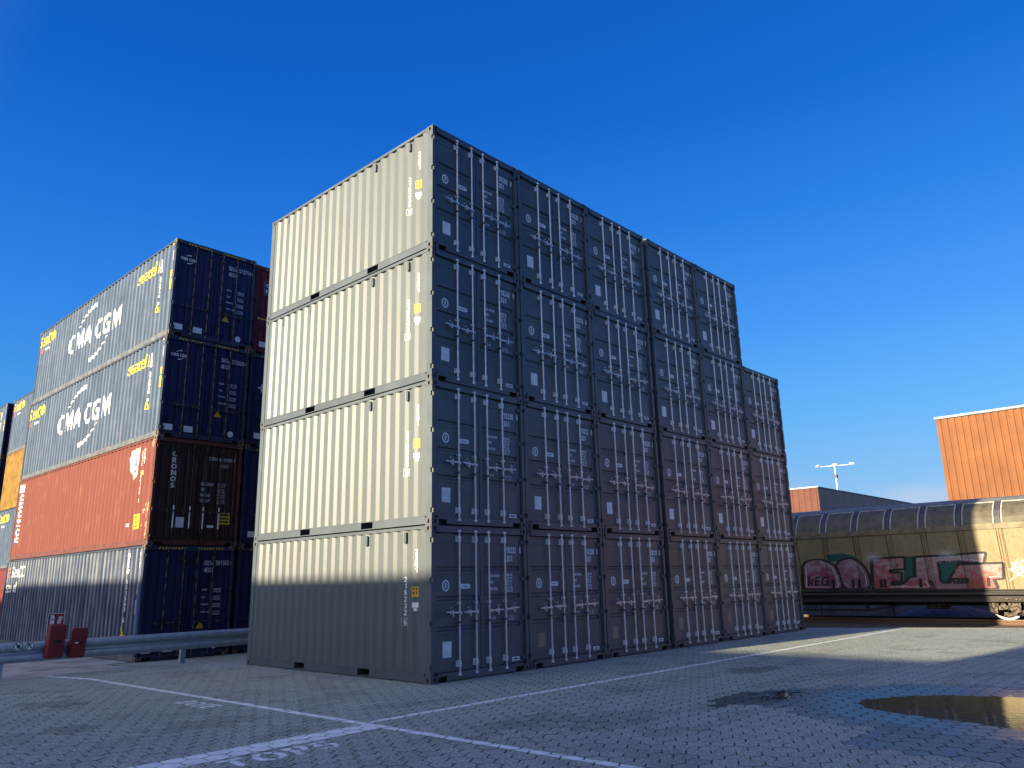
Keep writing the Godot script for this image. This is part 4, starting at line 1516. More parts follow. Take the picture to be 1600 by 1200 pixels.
	# overspray: fine droplets round the letters and two clouds of white mist
	for k in pinks:
		for i in 700:
			var a: Vector2 = pix[k][r.randi() % pix[k].size()]
			var c: Vector2 = pix[k][r.randi() % pix[k].size()]
			var p := a.lerp(c, r.randf()) + Vector2(r.randfn(0, 22), r.randfn(0, 22))
			var old := img.get_pixel(clampi(int(p.x), 0, wpx - 1), clampi(int(p.y), 0, hpx - 1))
			img.fill_rect(Rect2i(int(p.x), int(p.y), r.randi_range(1, 3), r.randi_range(1, 3)), old.lerp([black, white, pinks[k]][r.randi() % 3], 0.4))
	for c in [P.call([1.06, 2.1]), P.call([3.3, 2.12])]:
		for i in 1600:
			var p: Vector2 = c + Vector2(r.randfn(0, 24), r.randfn(0, 22))
			var old := img.get_pixel(clampi(int(p.x), 0, wpx - 1), clampi(int(p.y), 0, hpx - 1))
			img.fill_rect(Rect2i(int(p.x), int(p.y), 3, 3), old.lerp(lin(0.42, 0.42, 0.42), 0.3))
	# drips and small tags
	for x in [-0.35, 0.30, 0.5, 1.2, 1.32, 2.4, 4.3]:
		var p: Vector2 = P.call([x, 1.38])
		stroke(img, [p, p + Vector2(-4, 60)], 16.0, black)
	var px := Vector2(wpx / 12.0, hpx / 1.9)
	paint_text(img, px, 1.9, "kEG", Vector2(-1.28 + 4.0, 1.22 - 1.0), 0.3, black, 1.0, 0.0, 0.25)
	var fl := lin(0.66, 0.62, 0.42)
	for i in 7:
		var c: Vector2 = P.call([5.25, 1.66])
		var d := Vector2.from_angle(TAU * i / 7 + 0.3)
		var o := d.orthogonal()
		stroke(img, [c, c + d * 34 + o * 12, c + d * 62, c + d * 34 - o * 12, c], 7.0, fl)
	stroke(img, [P.call([4.85, 1.30]), P.call([5.1, 1.5]), P.call([5.0, 1.7]), P.call([5.15, 1.9])], 7.0, fl)
	stroke(img, [P.call([4.9, 1.62]), P.call([5.05, 1.5]), P.call([5.5, 1.3])], 7.0, fl)
	for q in [[4.66, 2.0, 4.85, 1.9], [4.95, 2.0, 5.1, 1.95]]:
		stroke(img, [P.call([q[0], q[1]]), P.call([q[2], q[3]])], 9.0, lin(0.36, 0.13, 0.07))
	return ImageTexture.create_from_image(img)


func make_wagon() -> void:
	var t := thing("freight_wagon", "long yellow freight wagon with arched roof bays and pink graffiti behind the containers", "wagon", Vector3(25.13, -0.309, -1.946))
	t.scale = Vector3.ONE * 1.19   # drawn up in units of 1.19 m: bays 1.26 m, roof 4.4 m over the rails
	var paint := textured(wagon_texture(), 0.55)
	var z_first := -0.441 - 1.055 * 14
	var bays := 22
	var pitch := 1.055
	var zb := z_first
	var ze := z_first + pitch * bays
	# half section (distance from the middle, height)
	var lower := [Vector2(1.27, 1.04), Vector2(1.50, 2.82)]
	var upper := [Vector2(1.525, 2.98), Vector2(1.47, 3.17), Vector2(1.36, 3.36), Vector2(1.2, 3.52), Vector2(0.98, 3.66)]
	var roofp := [Vector2(0.98, 3.66), Vector2(0.7, 3.775), Vector2(0.35, 3.84), Vector2(0, 3.86)]
	# inner box that closes the body
	var b := MB.new()
	b.box(Vector3(-1.2, 1.02, zb), Vector3(1.2, 2.9, ze))
	part(t, "body_core", b.mesh(), M.wagon_dark)
	for i in bays:
		var z0 := zb + i * pitch
		var z1 := z0 + pitch
		for s in [-1.0, 1.0]:
			b = MB.new()
			var za := z0 + 0.094
			var zc := z1 - 0.094
			var p0 := Vector3(s * lower[0].x, lower[0].y, 0)
			var p1 := Vector3(s * lower[1].x, lower[1].y, 0)
			var uv := func(z: float, y: float) -> Vector2: return Vector2((z + 4.0) / 12.0, (2.9 - y) / 1.9)
			var pts := [p0 + Vector3(0, 0, za), p0 + Vector3(0, 0, zc), p1 + Vector3(0, 0, zc), p1 + Vector3(0, 0, za)]
			if s < 0:
				b.quad(pts[0], pts[1], pts[2], pts[3], uv.call(za, p0.y), uv.call(zc, p0.y), uv.call(zc, p1.y), uv.call(za, p1.y))
			else:
				b.quad(pts[1], pts[0], pts[3], pts[2])
			var seen: bool = s < 0 and z1 > -3.9 and z0 < 7.9
			part(t, "side_panel", b.mesh(), paint if seen else M.wagon_yellow)
			# upper arched panel
			b = MB.new()
			for k in upper.size() - 1:
				var u: Vector2 = upper[k]
				var w: Vector2 = upper[k + 1]
				var a := Vector3(s * u.x, u.y, za)
				var c := Vector3(s * u.x, u.y, zc)
				var d := Vector3(s * w.x, w.y, zc)
				var e := Vector3(s * w.x, w.y, za)
				if s < 0:
					b.quad(a, c, d, e)
				else:
					b.quad(c, a, e, d)
			var panel := part(t, "arched_panel", b.mesh(), M.wagon_upper)
			if s < 0:
				# pale sealing strip round the panel
				b = MB.new()
				for k in upper.size() - 1:
					var u: Vector2 = upper[k]
					var w: Vector2 = upper[k + 1]
					for z in [za + 0.014, zc - 0.014]:
						b.quad(Vector3(-u.x - 0.012, u.y, z - 0.018), Vector3(-u.x - 0.012, u.y, z + 0.018), Vector3(-w.x - 0.012, w.y, z + 0.018), Vector3(-w.x - 0.012, w.y, z - 0.018))
						for e in [-0.018, 0.018]:
							b.quad(Vector3(-u.x - 0.012, u.y, z + e), Vector3(-w.x - 0.012, w.y, z + e), Vector3(-w.x + 0.01, w.y, z + e), Vector3(-u.x + 0.01, u.y, z + e))
				b.box(Vector3(-0.98 - 0.03, 3.635, za), Vector3(-0.98 + 0.02, 3.665, zc))
				part(panel, "panel_seal", b.mesh(), M.wagon_trim)
	var wuv := func(z: float, y: float) -> Vector2: return Vector2((z + 4.0) / 12.0, (2.9 - y) / 1.9)
	# posts between the bays
	for i in bays + 1:
		var z := zb + i * pitch
		for s in [-1.0, 1.0]:
			b = MB.new()
			var post := [Vector2(1.285, 1.04), Vector2(1.525, 2.82)]
			for o in [-0.055, 0.02]:
				b.quad(Vector3(s * post[0].x, post[0].y, z + o), Vector3(s * post[0].x, post[0].y, z + o + 0.035), Vector3(s * post[1].x, post[1].y, z + o + 0.035), Vector3(s * post[1].x, post[1].y, z + o), wuv.call(z + o, post[0].y), wuv.call(z + o + 0.035, post[0].y), wuv.call(z + o + 0.035, post[1].y), wuv.call(z + o, post[1].y))
				for e in [o, o + 0.035]:
					b.quad(Vector3(s * post[0].x, post[0].y, z + e), Vector3(s * post[1].x, post[1].y, z + e), Vector3(s * (post[1].x - 0.04), post[1].y, z + e), Vector3(s * (post[0].x - 0.04), post[0].y, z + e), wuv.call(z + e, post[0].y), wuv.call(z + e, post[1].y), wuv.call(z + e, post[1].y), wuv.call(z + e, post[0].y))
			b.quad(Vector3(s * 1.255, 1.04, z - 0.08), Vector3(s * 1.255, 1.04, z + 0.08), Vector3(s * 1.485, 2.82, z + 0.08), Vector3(s * 1.485, 2.82, z - 0.08), wuv.call(z - 0.08, 1.04), wuv.call(z + 0.08, 1.04), wuv.call(z + 0.08, 2.82), wuv.call(z - 0.08, 2.82))
			part(t, "side_post", b.mesh(), paint if (s < 0 and z > -3.8 and z < 7.8) else M.wagon_yellow)
			b = MB.new()
			for k in upper.size() - 1:
				var u: Vector2 = upper[k] + Vector2(0.02, 0)
				var w: Vector2 = upper[k + 1] + Vector2(0.02, 0.01)
				b.quad(Vector3(s * u.x, u.y, z - 0.075), Vector3(s * u.x, u.y, z + 0.075), Vector3(s * w.x, w.y, z + 0.075), Vector3(s * w.x, w.y, z - 0.075))
				for e in [-0.075, 0.075]:
					b.quad(Vector3(s * u.x, u.y, z + e), Vector3(s * w.x, w.y, z + e), Vector3(s * (w.x - 0.05), w.y, z + e), Vector3(s * (u.x - 0.05), u.y, z + e))
			part(t, "roof_hoop", b.mesh(), M.hoop)
	# belt rail between lower and upper panels, roof skin, ends
	for s in [-1.0, 1.0]:
		part(t, "belt_rail", box_mesh(Vector3(s * 1.47, 2.82, zb), Vector3(s * 1.535, 2.985, ze)), M.wagon_yellow)
	b = MB.new()
	var full := []
	for p in roofp:
		full.append(Vector3(-p.x, p.y, zb))
	for k in range(roofp.size() - 2, -1, -1):
		full.append(Vector3(roofp[k].x, roofp[k].y, zb))
	for k in full.size() - 1:
		b.quad(full[k] + Vector3(0, 0, ze - zb), full[k + 1] + Vector3(0, 0, ze - zb), full[k + 1], full[k])
	part(t, "roof", b.mesh(), M.roof_sheet)
	b = MB.new()
	var endp := PackedVector2Array([Vector2(-1.27, 1.04), Vector2(1.27, 1.04), Vector2(1.5, 2.82), Vector2(1.52, 2.98), Vector2(1.36, 3.36), Vector2(0.98, 3.66), Vector2(0, 3.84), Vector2(-0.98, 3.66), Vector2(-1.36, 3.36), Vector2(-1.52, 2.98), Vector2(-1.5, 2.82)])
	b.prism(endp, Transform3D(Basis(), Vector3(0, 0, ze + 0.02)), 0.05)
	part(t, "end_wall", b.mesh(), M.wagon_yellow)
	part(t, "end_wall", b.mesh(), M.wagon_yellow, Vector3(0, 0, zb - ze))
	# underframe
	for s in [-1.0, 1.0]:
		b = MB.new()
		b.box(Vector3(s * 1.20, 0.72, zb), Vector3(s * 1.30, 1.03, ze))
		b.box(Vector3(s * 1.18, 1.03, zb), Vector3(s * 1.36, 1.06, ze))
		b.box(Vector3(s * 1.18, 0.70, zb), Vector3(s * 1.36, 0.73, ze))
		part(t, "solebar", b.mesh(), M.wagon_dark)
		b = MB.new()
		b.tube(Vector3(s * 1.40, 0.93, zb + 0.3), Vector3(s * 1.40, 0.93, ze - 0.3), 0.045, 10)
		part(t, "door_track", b.mesh(), M.wagon_dark)
	part(t, "centre_sill", box_mesh(Vector3(-0.35, 0.55, zb), Vector3(0.35, 1.03, ze)), M.wagon_dark)
	# hanging gear in the middle: truss, brake cylinder, tank
	b = MB.new()
	b.tube(Vector3(-1.1, 0.72, -9.0), Vector3(-1.1, 0.42, -6.5), 0.035, 8)
	b.tube(Vector3(-1.1, 0.42, -6.5), Vector3(-1.1, 0.42, 0.6), 0.035, 8)
	b.tube(Vector3(-1.1, 0.42, 0.6), Vector3(-1.1, 0.72, 2.4), 0.035, 8)
	for z in [-6.5, -3.0, 0.6]:
		b.box(Vector3(-1.14, 0.40, z - 0.05), Vector3(-1.06, 0.72, z + 0.05))
	part(t, "truss_rod", b.mesh(), M.wagon_dark)
	b = MB.new()
	b.tube(Vector3(-0.8, 0.60, 2.35), Vector3(-0.8, 0.60, 3.0), 0.14, 14)
	b.tube(Vector3(-0.8, 0.60, 3.0), Vector3(-0.8, 0.58, 3.5), 0.025, 8)
	b.box(Vector3(-0.96, 0.58, 2.2), Vector3(-0.64, 0.74, 2.35))
	part(t, "brake_cylinder", b.mesh(), M.bogie)
	var tag := part(t, "chalk_tag", text_mesh("cw5 V8C", 0.26, false), M.bogie, Vector3(-1.305, 0.72, -0.75))
	tag.rotation.y = -PI / 2
	tag.position = Vector3(-1.304, 0.86, -0.35)
	for zc in [5.45, -11.5]:
		bogie(t, zc)


func bogie(t: Node3D, zc: float) -> void:
	var o := Node3D.new()
	o.name = "bogie"
	t.add_child(o, true)
	o.position = Vector3(0, 0, zc)
	var frame := PackedVector2Array([Vector2(-1.28, 0.66), Vector2(-1.28, 0.42), Vector2(-1.16, 0.36), Vector2(-1.08, 0.36), Vector2(-1.06, 0.58), Vector2(-0.74, 0.58), Vector2(-0.72, 0.36), Vector2(-0.62, 0.34), Vector2(-0.36, 0.48), Vector2(0.36, 0.48), Vector2(0.62, 0.34), Vector2(0.72, 0.36), Vector2(0.74, 0.58), Vector2(1.06, 0.58), Vector2(1.08, 0.36), Vector2(1.16, 0.36), Vector2(1.28, 0.42), Vector2(1.28, 0.66), Vector2(0.95, 0.80), Vector2(0.5, 0.74), Vector2(-0.5, 0.74), Vector2(-0.95, 0.80)])
	for s in [-1.0, 1.0]:
		var b := MB.new()
		var q := PackedVector2Array()
		for p in frame:
			q.append(Vector2(-p.x, p.y))
		q.reverse()
		b.prism(frame, Transform3D(Basis(Vector3(0, 0, 1), Vector3(0, 1, 0), Vector3(-1, 0, 0)), Vector3(s * 1.02 - 0.06, 0, 0)), -0.12)
		# flange along the top edge
		for k in range(17, 21):
			var u: Vector2 = frame[k]
			var w: Vector2 = frame[k + 1]
			b.prism(PackedVector2Array([u, u + Vector2(0, 0.035), w + Vector2(0, 0.035), w]), Transform3D(Basis(Vector3(0, 0, 1), Vector3(0, 1, 0), Vector3(-1, 0, 0)), Vector3(s * 1.02 - 0.11, 0, 0)), -0.22)
		part(o, "side_frame", b.mesh(), M.bogie)
		for z in [-0.9, 0.9]:
			b = MB.new()
			b.box(Vector3(s * 0.98, 0.46, z - 0.16), Vector3(s * 1.12, 0.78, z + 0.16))
			b.tube(Vector3(s * 1.12, 0.60, z), Vector3(s * 1.20, 0.60, z), 0.135, 16)
			b.tube(Vector3(s * 1.20, 0.60, z), Vector3(s * 1.225, 0.60, z), 0.07, 12)
			part(o, "axle_box", b.mesh(), M.bogie)
			for e in [-0.27, 0.27]:
				b = MB.new()
				for k in 6:
					b.tube(Vector3(s * 1.04, 0.44 + k * 0.042, z + e), Vector3(s * 1.04, 0.468 + k * 0.042, z + e), 0.075, 12)
				b.tube(Vector3(s * 1.04, 0.42, z + e), Vector3(s * 1.04, 0.70, z + e), 0.05, 10)
				part(o, "coil_spring", b.mesh(), M.bogie)
	for z in [-0.9, 0.9]:
		for s in [-1.0, 1.0]:
			var b := MB.new()
			var prof := [Vector2(0.0, 0.02), Vector2(0.14, 0.05), Vector2(0.2, 0.0), Vector2(0.36, -0.02), Vector2(0.40, 0.035), Vector2(0.452, 0.035), Vector2(0.455, -0.07), Vector2(0.48, -0.075), Vector2(0.48, -0.1)]
			var seg := 32
			for k in prof.size() - 1:
				for i in seg:
					var a0 := TAU * i / seg
					var a1 := TAU * (i + 1) / seg
					var F := func(p: Vector2, a: float) -> Vector3: return Vector3(s * (0.75 + p.y), 0.61 + cos(a) * p.x, z + sin(a) * p.x)
					b.quad(F.call(prof[k], a0), F.call(prof[k], a1), F.call(prof[k + 1], a1), F.call(prof[k + 1], a0))
			part(o, "wheel", b.mesh(), M.wheel)
			b = MB.new()
			for i in seg:
				var a0 := TAU * i / seg
				var a1 := TAU * (i + 1) / seg
				var G := func(x: float, r: float, a: float) -> Vector3: return Vector3(s * x, 0.61 + cos(a) * r, z + sin(a) * r)
				b.quad(G.call(0.787, 0.405, a0), G.call(0.787, 0.405, a1), G.call(0.787, 0.4535, a1), G.call(0.787, 0.4535, a0))
				b.quad(G.call(0.787, 0.4535, a0), G.call(0.787, 0.4535, a1), G.call(0.68, 0.4565, a1), G.call(0.68, 0.4565, a0))
			part(o, "wheel_rim", b.mesh(), M.wheel_rim)
		var ax := MB.new()
		ax.tube(Vector3(-1.0, 0.61, z), Vector3(1.0, 0.61, z), 0.08, 12)
		part(o, "axle", ax.mesh(), M.wheel)
	part(o, "bolster", box_mesh(Vector3(-1.0, 0.52, -0.22), Vector3(1.0, 0.78, 0.22)), M.bogie)
	# brake hanger and rod at the near side
	var br := MB.new()
	br.tube(Vector3(-1.16, 0.62, -0.70), Vector3(-1.16, 0.74, 0.1), 0.03, 8)
	br.tube(Vector3(-1.16, 0.74, 0.1), Vector3(-1.16, 0.60, 0.75), 0.03, 8)
	br.box(Vector3(-1.2, 0.30, -0.46), Vector3(-1.1, 0.66, -0.38))
	part(o, "brake_rigging", br.mesh(), M.bogie)


# ---------------------------------------------------------------- buildings
func ribbed(p: Vector3, q: Vector3, h: float, y0: float, out: Vector3, pitch: float, deep: float) -> ArrayMesh:
	# trapezoid sheet from p to q (seen from outside: left to right), out = outward normal
	var b := MB.new()
	var d := (q - p)
	var n := int(d.length() / pitch)
	d = d / n
	for i in n:
		var o := p + d * i
		var xs := [0.0, 0.62, 0.70, 0.90, 1.0]
		var ds := [0.0, 0.0, -deep, -deep, 0.0]
		for k in 4:
			var a: Vector3 = o + d * xs[k] + out * ds[k]
			var c: Vector3 = o + d * xs[k + 1] + out * ds[k + 1]
			b.quad(a + Vector3(0, y0, 0), c + Vector3(0, y0, 0), c + Vector3(0, h, 0), a + Vector3(0, h, 0))
	return b.mesh()


func hall(called: String, label: String, x0: float, x1: float, z0: float, z1: float, h: float, clad: Material, side_clad: Material, trim: Material, pitch: float) -> Node3D:
	# z0 > z1; walls with thickness come from an inner core
	var t := thing(called, label, "building", Vector3(x0, -0.5, z0))
	var w := x1 - x0
	var l := z0 - z1
	part(t, "inner_wall", box_mesh(Vector3(0.08, 0, -0.08), Vector3(w - 0.08, h - 0.1, -l + 0.08)), M.grey_clad)
	part(t, "wall", ribbed(Vector3(0, 0, -l), Vector3(0, 0, 0), h, 0.0, Vector3(-1, 0, 0), pitch, 0.05), clad)
	part(t, "wall", ribbed(Vector3(0, 0, 0), Vector3(w, 0, 0), h, 0.0, Vector3(0, 0, 1), pitch, 0.05), side_clad)
	part(t, "wall", ribbed(Vector3(w, 0, 0), Vector3(w, 0, -l), h, 0.0, Vector3(1, 0, 0), pitch, 0.05), clad)
	part(t, "wall", ribbed(Vector3(w, 0, -l), Vector3(0, 0, -l), h, 0.0, Vector3(0, 0, -1), pitch, 0.05), side_clad)
	part(t, "roof", box_mesh(Vector3(-0.02, h, 0.02), Vector3(w + 0.02, h + 0.12, -l - 0.02)), M.dark_trim)
	part(t, "roof_flashing", box_mesh(Vector3(-0.09, h + 0.04, 0.06), Vector3(-0.03, h + 0.15, -l - 0.06)), trim)
	for i in range(1, int(minf(l, 44.0) / 1.9)):
		part(t, "roof_clip", cached("clip", func(): return box_mesh(Vector3(-0.06, 0, -0.05), Vector3(0.06, 0.1, 0.05))), M.dark_trim, Vector3(0.1, h + 0.12, -l + i * 1.9))
	return t


# ---------------------------------------------------------------- guard rail and its fittings
func make_guard_rail() -> void:
	var z := -8.75
	var gy := ground_y(z)
	var t := thing("guard_rail", "galvanised steel guard rail on posts in front of the coloured containers", "guard rail", Vector3(0, gy, z))
	var prof := [Vector2(0.0, 0.31), Vector2(0.012, 0.315), Vector2(0.055, 0.345), Vector2(0.075, 0.38), Vector2(0.075, 0.42), Vector2(0.055, 0.455), Vector2(0.006, 0.49), Vector2(0.0, 0.51), Vector2(0.006, 0.53), Vector2(0.055, 0.565), Vector2(0.075, 0.60), Vector2(0.075, 0.64), Vector2(0.055, 0.675), Vector2(0.012, 0.705), Vector2(0.0, 0.71)]
	var edges := [-12.0, -7.75, -3.95, -0.16, 3.62, 7.4, 12.0]
	for k in edges.size() - 1:
		var b := MB.new()
		var lift := 0.0015 * (k % 2)
		for i in prof.size() - 1:
			var p: Vector2 = prof[i]
			var q: Vector2 = prof[i + 1]
			var x0: float = edges[k] - 0.12
			var x1: float = edges[k + 1] + 0.12
			b.quad(Vector3(x0, p.y, p.x + lift), Vector3(x1, p.y, p.x + lift), Vector3(x1, q.y, q.x + lift), Vector3(x0, q.y, q.x + lift))
			b.quad(Vector3(x1, p.y, p.x - 0.004 + lift), Vector3(x0, p.y, p.x - 0.004 + lift), Vector3(x0, q.y, q.x - 0.004 + lift), Vector3(x1, q.y, q.x - 0.004 + lift))
		var beam := part(t, "beam", b.mesh(), M.beam)
		for y in [0.44, 0.58]:
			b = MB.new()
			b.tube(Vector3(edges[k], y, 0.04), Vector3(edges[k], y, 0.07), 0.014, 6)
			part(beam, "bolt", b.mesh(), M.galv)
	for k in range(1, edges.size() - 1):
		var b := MB.new()
		var c := 0.06
		b.box(Vector3(edges[k] - c, -0.03, -0.025), Vector3(edges[k] + c, 0.68, -0.019))
		b.box(Vector3(edges[k] - c, -0.03, -0.12), Vector3(edges[k] - c + 0.006, 0.68, -0.025))
		b.box(Vector3(edges[k] + c - 0.006, -0.03, -0.12), Vector3(edges[k] + c, 0.68, -0.025))
		part(t, "post", b.mesh(), M.beam)

	var body := func(w: float, h: float) -> ArrayMesh:
		var b := MB.new()
		var ring := func(g: float, r: float) -> PackedVector2Array:
			var q := PackedVector2Array()
			for i in 20:
				var d := Vector2.from_angle(TAU * (i + 0.5) / 20)
				q.append(Vector2(w / 2 + d.x * r + signf(d.x) * (w / 2 - g - r), h / 2 + d.y * r + signf(d.y) * (h / 2 - g - r)))
			return q
		var o: PackedVector2Array = ring.call(0.0, 0.045)
		var f: PackedVector2Array = ring.call(0.022, 0.035)
		b.prism(o, Transform3D(Basis(), Vector3(0, 0, 0.16)), 0.16)
		for i in 20:
			var j := (i + 1) % 20
			b.quad(Vector3(o[i].x, o[i].y, 0.161), Vector3(o[j].x, o[j].y, 0.161), Vector3(f[j].x, f[j].y, 0.19), Vector3(f[i].x, f[i].y, 0.19))
		b.prism(f, Transform3D(Basis(), Vector3(0, 0, 0.19)), 0.02)
		# raised ribs across the lid
		for y in [0.16, 0.3]:
			b.box(Vector3(0.05, h * y, 0.19), Vector3(w - 0.05, h * y + 0.012, 0.198))
		b.box(Vector3(0.03, h * 0.72, 0.19), Vector3(w - 0.03, h * 0.72 + 0.01, 0.196))
		return b.mesh()
	var boxes := [[-3.21, 0.27, 0.33, 0.68, "red plastic fire extinguisher box under a fire sign, hung on the guard rail", true], [-2.76, 0.25, 0.31, 0.61, "red plastic extinguisher box without a sign above it, hung on the guard rail", false]]
	for s in boxes:
		var e := thing("extinguisher_box", s[4], "extinguisher box", Vector3(s[0], s[1], z + 0.085), 0.0, "extinguisher boxes on the guard rail")
		e.rotation.z = -0.035
		part(e, "case", body.call(s[2], s[3]), M.extinguisher)
		part(e, "latch", box_mesh(Vector3(s[2] * 0.3, s[3] * 0.46, 0.19), Vector3(s[2] * 0.78, s[3] * 0.53, 0.205)), M.rubber)
		if not s[5]:
			part(e, "latch_label", box_mesh(Vector3(s[2] * 0.22, s[3] * 0.47, 0.206), Vector3(s[2] * 0.44, s[3] * 0.52, 0.209)), M.sticker)
	# fire sign above the first box
	var sg := thing("fire_sign", "square red fire extinguisher sign with white symbols above the taller red box", "sign", Vector3(-3.205, 0.93, z + 0.10))
	part(sg, "plate", box_mesh(Vector3(0, -0.2, -0.012), Vector3(0.32, 0.235, -0.004)), M.white_print)
	part(sg, "red_field", box_mesh(Vector3(0.008, -0.19, -0.004), Vector3(0.312, 0.227, -0.001)), M.sign_red)
	var ex := MB.new()
	ex.prism(PackedVector2Array([Vector2(0.045, 0.02), Vector2(0.13, 0.02), Vector2(0.13, 0.14), Vector2(0.12, 0.16), Vector2(0.055, 0.16), Vector2(0.045, 0.14)]), Transform3D(Basis(), Vector3(0, 0, 0.0005)), 0.0015)
	ex.prism(PackedVector2Array([Vector2(0.075, 0.162), Vector2(0.125, 0.162), Vector2(0.125, 0.185), Vector2(0.10, 0.205), Vector2(0.06, 0.205), Vector2(0.03, 0.18), Vector2(0.045, 0.172), Vector2(0.065, 0.188)]), Transform3D(Basis(), Vector3(0, 0, 0.0005)), 0.0015)
	part(sg, "extinguisher_symbol", ex.mesh(), M.white_print)
	part(sg, "symbol_band", box_mesh(Vector3(0.06, 0.105, 0.0005), Vector3(0.118, 0.125, 0.0012)), M.black_print)
	for i in 3:
		var fl := MB.new()
		var y := 0.025 + i * 0.05
		var x := 0.185 + i * 0.012
		fl.prism(PackedVector2Array([Vector2(x, y), Vector2(x + 0.06, y), Vector2(x + 0.088, y + 0.05), Vector2(x + 0.055, y + 0.03), Vector2(x + 0.05, y + 0.065), Vector2(x + 0.026, y + 0.028), Vector2(x + 0.002, y + 0.058)]), Transform3D(Basis(), Vector3(0, 0, 0.0005 + i * 0.0004)), 0.0015)
		part(sg, "flame_symbol", fl.mesh(), M.white_print)
	# two round prohibition signs
	var marks := [[-3.69, "round white no entry by hand sign with a dark barred hand on the guard rail", "hand"], [-3.478, "round white barred tool symbol sign on the guard rail beside the red box", "tool"]]
	for s in marks:
		var p := thing("round_sign", s[1], "sign", Vector3(s[0], 0.545 + (0.0 if s[2] == "hand" else -0.008), z + 0.082), 0.0, "round prohibition signs on the guard rail")
		part(p, "disc", pill_mesh(0.19, 0.19, 0.004), M.white_print)
		part(p, "ring", ring_mesh(0.072, 0.088), M.dark_trim, Vector3(0, 0, 0.002))
		var bar := part(p, "bar", box_mesh(Vector3(-0.075, -0.009, 0), Vector3(0.075, 0.009, 0.0015)), M.dark_trim, Vector3(0, 0, 0.003))
		bar.rotation.z = -0.78
		var sy := MB.new()
		if s[2] == "hand":
			sy.prism(PackedVector2Array([Vector2(-0.025, -0.045), Vector2(0.025, -0.045), Vector2(0.042, 0.0), Vector2(0.03, 0.005), Vector2(0.028, 0.04), Vector2(0.014, 0.01), Vector2(0.008, 0.05), Vector2(-0.004, 0.01), Vector2(-0.014, 0.045), Vector2(-0.02, 0.008), Vector2(-0.036, 0.03)]), Transform3D(Basis(), Vector3(0.005, 0, 0.0025)), 0.0015)
		else:
			sy.prism(PackedVector2Array([Vector2(-0.05, -0.03), Vector2(-0.036, -0.035), Vector2(-0.012, 0.02), Vector2(0.02, 0.022), Vector2(0.03, 0.045), Vector2(-0.02, 0.05), Vector2(-0.036, 0.02)]), Transform3D(Basis(), Vector3(0, 0, 0.0025)), 0.0015)
		part(p, "symbol", sy.mesh(), M.black_print)


# ---------------------------------------------------------------- sky
func sky_image(sun_from: Vector3) -> Image:
	var w := 1024
	var h := 512
	var img := Image.create(w, h, false, Image.FORMAT_RGBF)
	var table := [[0.0, Vector3(0.26, 0.53, 0.81)], [5.0, Vector3(0.165, 0.47, 0.83)], [11.0, Vector3(0.086, 0.405, 0.90)], [17.5, Vector3(0.046, 0.294, 0.90)], [25.0, Vector3(0.02, 0.21, 0.78)], [33.0, Vector3(0.007, 0.145, 0.65)], [45.0, Vector3(0.004, 0.11, 0.53)], [90.0, Vector3(0.003, 0.085, 0.44)]]
	var cn := FastNoiseLite.new()
	cn.seed = 6
	cn.frequency = 0.05
	cn.fractal_octaves = 4
	for y in h:
		var el := 90.0 - (y + 0.5) / h * 180.0
		var e := maxf(el, 0.0)
		var k := 0
		while k < table.size() - 2 and e > table[k + 1][0]:
			k += 1
		var u: float = (e - table[k][0]) / (table[k + 1][0] - table[k][0])
		var base: Vector3 = (table[k][1] as Vector3).lerp(table[k + 1][1], u)
		for x in w:
			var az := wrapf((x + 0.5) / w * 360.0, -180.0, 180.0)
			var ce := cos(deg_to_rad(el))
			var d := Vector3(sin(deg_to_rad(az)) * ce, sin(deg_to_rad(el)), -cos(deg_to_rad(az)) * ce)
			var mu := d.dot(sun_from)
			var c := base * (Vector3(0.8, 0.86, 0.9) + Vector3(1.2, 0.45, 0.25) * mu * mu)
			# forward scattering of the hazy air round the sun
			var g := 0.6
			var hg := (1 - g * g) / pow(1 + g * g - 2 * g * mu, 1.5)
			var thick := 1.0 / (0.55 + maxf(0.0, sin(deg_to_rad(el))))
			c += Vector3(1.0, 0.92, 0.76) * maxf(0.0, hg - 0.44) * 0.42 * thick
			# thin bank of cloud low over the horizon
			var n := cn.get_noise_2d(az * 2.2, el * 16.0) + 0.45 * cn.get_noise_2d(az * 0.8 + 300, el * 6.0)
			var band := smoothstep(0.5, 2.5, el) * smoothstep(6.6, 4.6, el + 0.5 * cn.get_noise_2d(az * 1.5, 9.0))
			var a := clampf((n + 0.22) * 1.6, 0.0, 1.0) * band * 0.75
			if az > 70.0 and az < 84.0:
				a = maxf(a, band * smoothstep(70.0, 74.5, az) * smoothstep(5.9, 5.0, el + 0.35 * cn.get_noise_2d(az * 5, el * 20)) * 0.75)
			c = c.lerp(Vector3(0.52, 0.63, 0.84), a)
			img.set_pixel(x, y, Color(c.x, c.y, c.z))
	return img


